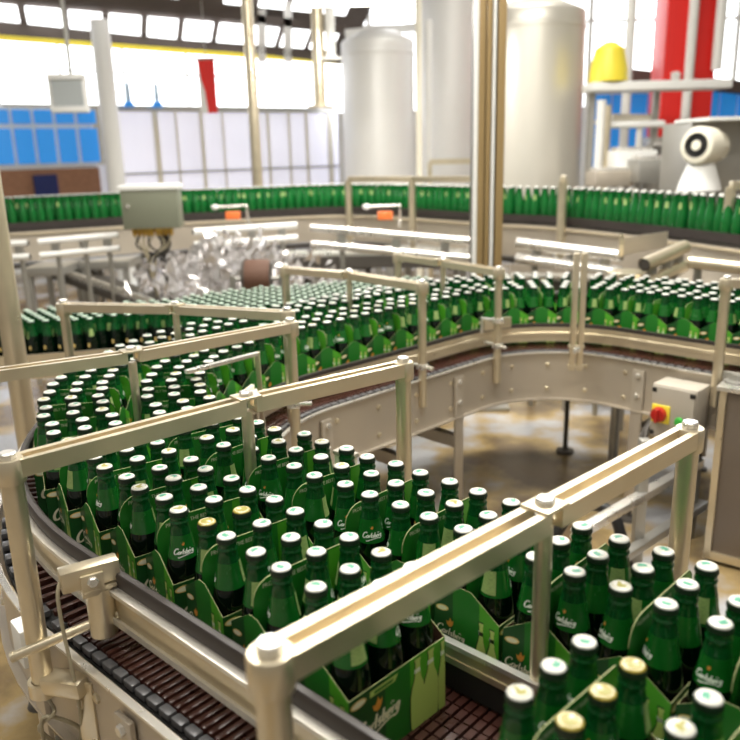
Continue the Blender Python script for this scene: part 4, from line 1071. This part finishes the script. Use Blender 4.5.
# blue wall at right
a = aty(600, 92, 9.2); b_ = aty(668, 160, 9.2)
bw = thing('blue_cladding', (a.x, 9.2, 0), 'blue panelled partition behind the pipes at right', 'partition')
mb = MB(); mb.box(((b_.x-a.x)/2+1.0, .03, a.z/2), (b_.x-a.x+2.2, .05, a.z), WHITE); mb.build('backing', bw)
k = 0; x = -.05
while x < b_.x-a.x+2.0:
    for z0, z1 in ((a.z-.30, a.z-.03), (a.z-.85, a.z-.34)):
        mb = MB(); mb.box((x+.085, -.01, (z0+z1)/2), (.17, .03, z1-z0), BLUEG); mb.build('panel', bw, smooth=False)
    x += .20
# dark beam across above blue wall at right
mb = MB(); a = aty(596, 72, 9.0); b_ = aty(780, 92, 9.0); mb.bar(a, b_, .2, .12, ROOFD); mb.bar(aty(600, 88, 8.9), aty(668, 86, 8.9), .1, .07, STEEL); struct(mb.build('beam_right', None, smooth=False))
# tangle of roof steelwork mid top
for i, (x0, y0, x1, y1) in enumerate(((248, 18, 345, 30), (248, 48, 345, 60), (262, -20, 262, 62), (288, -20, 288, 62), (345, 34, 430, 26))):
    mb = MB(); mb.bar(aty(x0, y0, 10), aty(x1, y1, 10), .09, .09, ROOFD if i < 2 else WHITE); struct(mb.build('beam_roof_%d' % (i+1), None, smooth=False))
# suspended lamp at top
def lamp(c, size, label, energy, rz=0., vis=True, col=(1, .96, .88)):
    t = thing('ceiling_light', (c[0], c[1], 0), label, 'light', 'fluorescent lamps over the line', rz)
    mb = MB(); mb.box((0, 0, c[2]+.045), (size[0]+.04, size[1]+.04, .05), WHITE, None, .01); mb.build('fixture', t)
    mb = MB(); mb.box((0, 0, c[2]), (size[0], size[1], .035), TUBE, None, .01); mb.build('diffuser', t)
    mb = MB(); mb.tube([(-size[0]*.3, 0, c[2]+.06), (-size[0]*.3, 0, c[2]+1.2)], .006, GREYST, 6); mb.tube([(size[0]*.3, 0, c[2]+.06), (size[0]*.3, 0, c[2]+1.2)], .006, GREYST, 6); mb.build('hanger', t)
    ld = bpy.data.lights.new('lamp_light', 'AREA'); ld.shape = 'RECTANGLE'; ld.size = size[0]; ld.size_y = size[1]; ld.energy = energy; ld.color = col
    lo = bpy.data.objects.new('lamp_light', ld); COL.objects.link(lo); lo.parent = t; lo.location = (0, 0, c[2]-.03)
q = aty(342, 3, 6.5); lamp((q.x, q.y, q.z), (.62, .12), 'long lit lamp at the top edge above the pale tank', 40, R(3))
lamp((-.6, .3, 3.4), (3.2, .5), 'lamp row high above the near end of the line', 15, 0)
lamp((.3, 2.2, 3.6), (3.6, .5), 'lamp row high above the bend of the line', 100, 0)
lamp((.3, 4.4, 3.9), (3.6, .5), 'lamp row high above the loose bottles', 130, 0)
lamp((.0, 7.4, 4.6), (4.2, .5), 'added unseen lamp row high above the round tanks', 60, 0)  # extra lamp row out of view, added to brighten the background

# ------------------------------------------------------------------ world light
wld = bpy.data.worlds.new('hall_world'); S.world = wld; wld.use_nodes = True
bg = wld.node_tree.nodes['Background']; bg.inputs['Color'].default_value = (1, .93, .80, 1); bg.inputs['Strength'].default_value = .24
S.view_settings.view_transform = 'Standard'; S.view_settings.look = 'None'; S.view_settings.gamma = 1; S.view_settings.exposure = .45
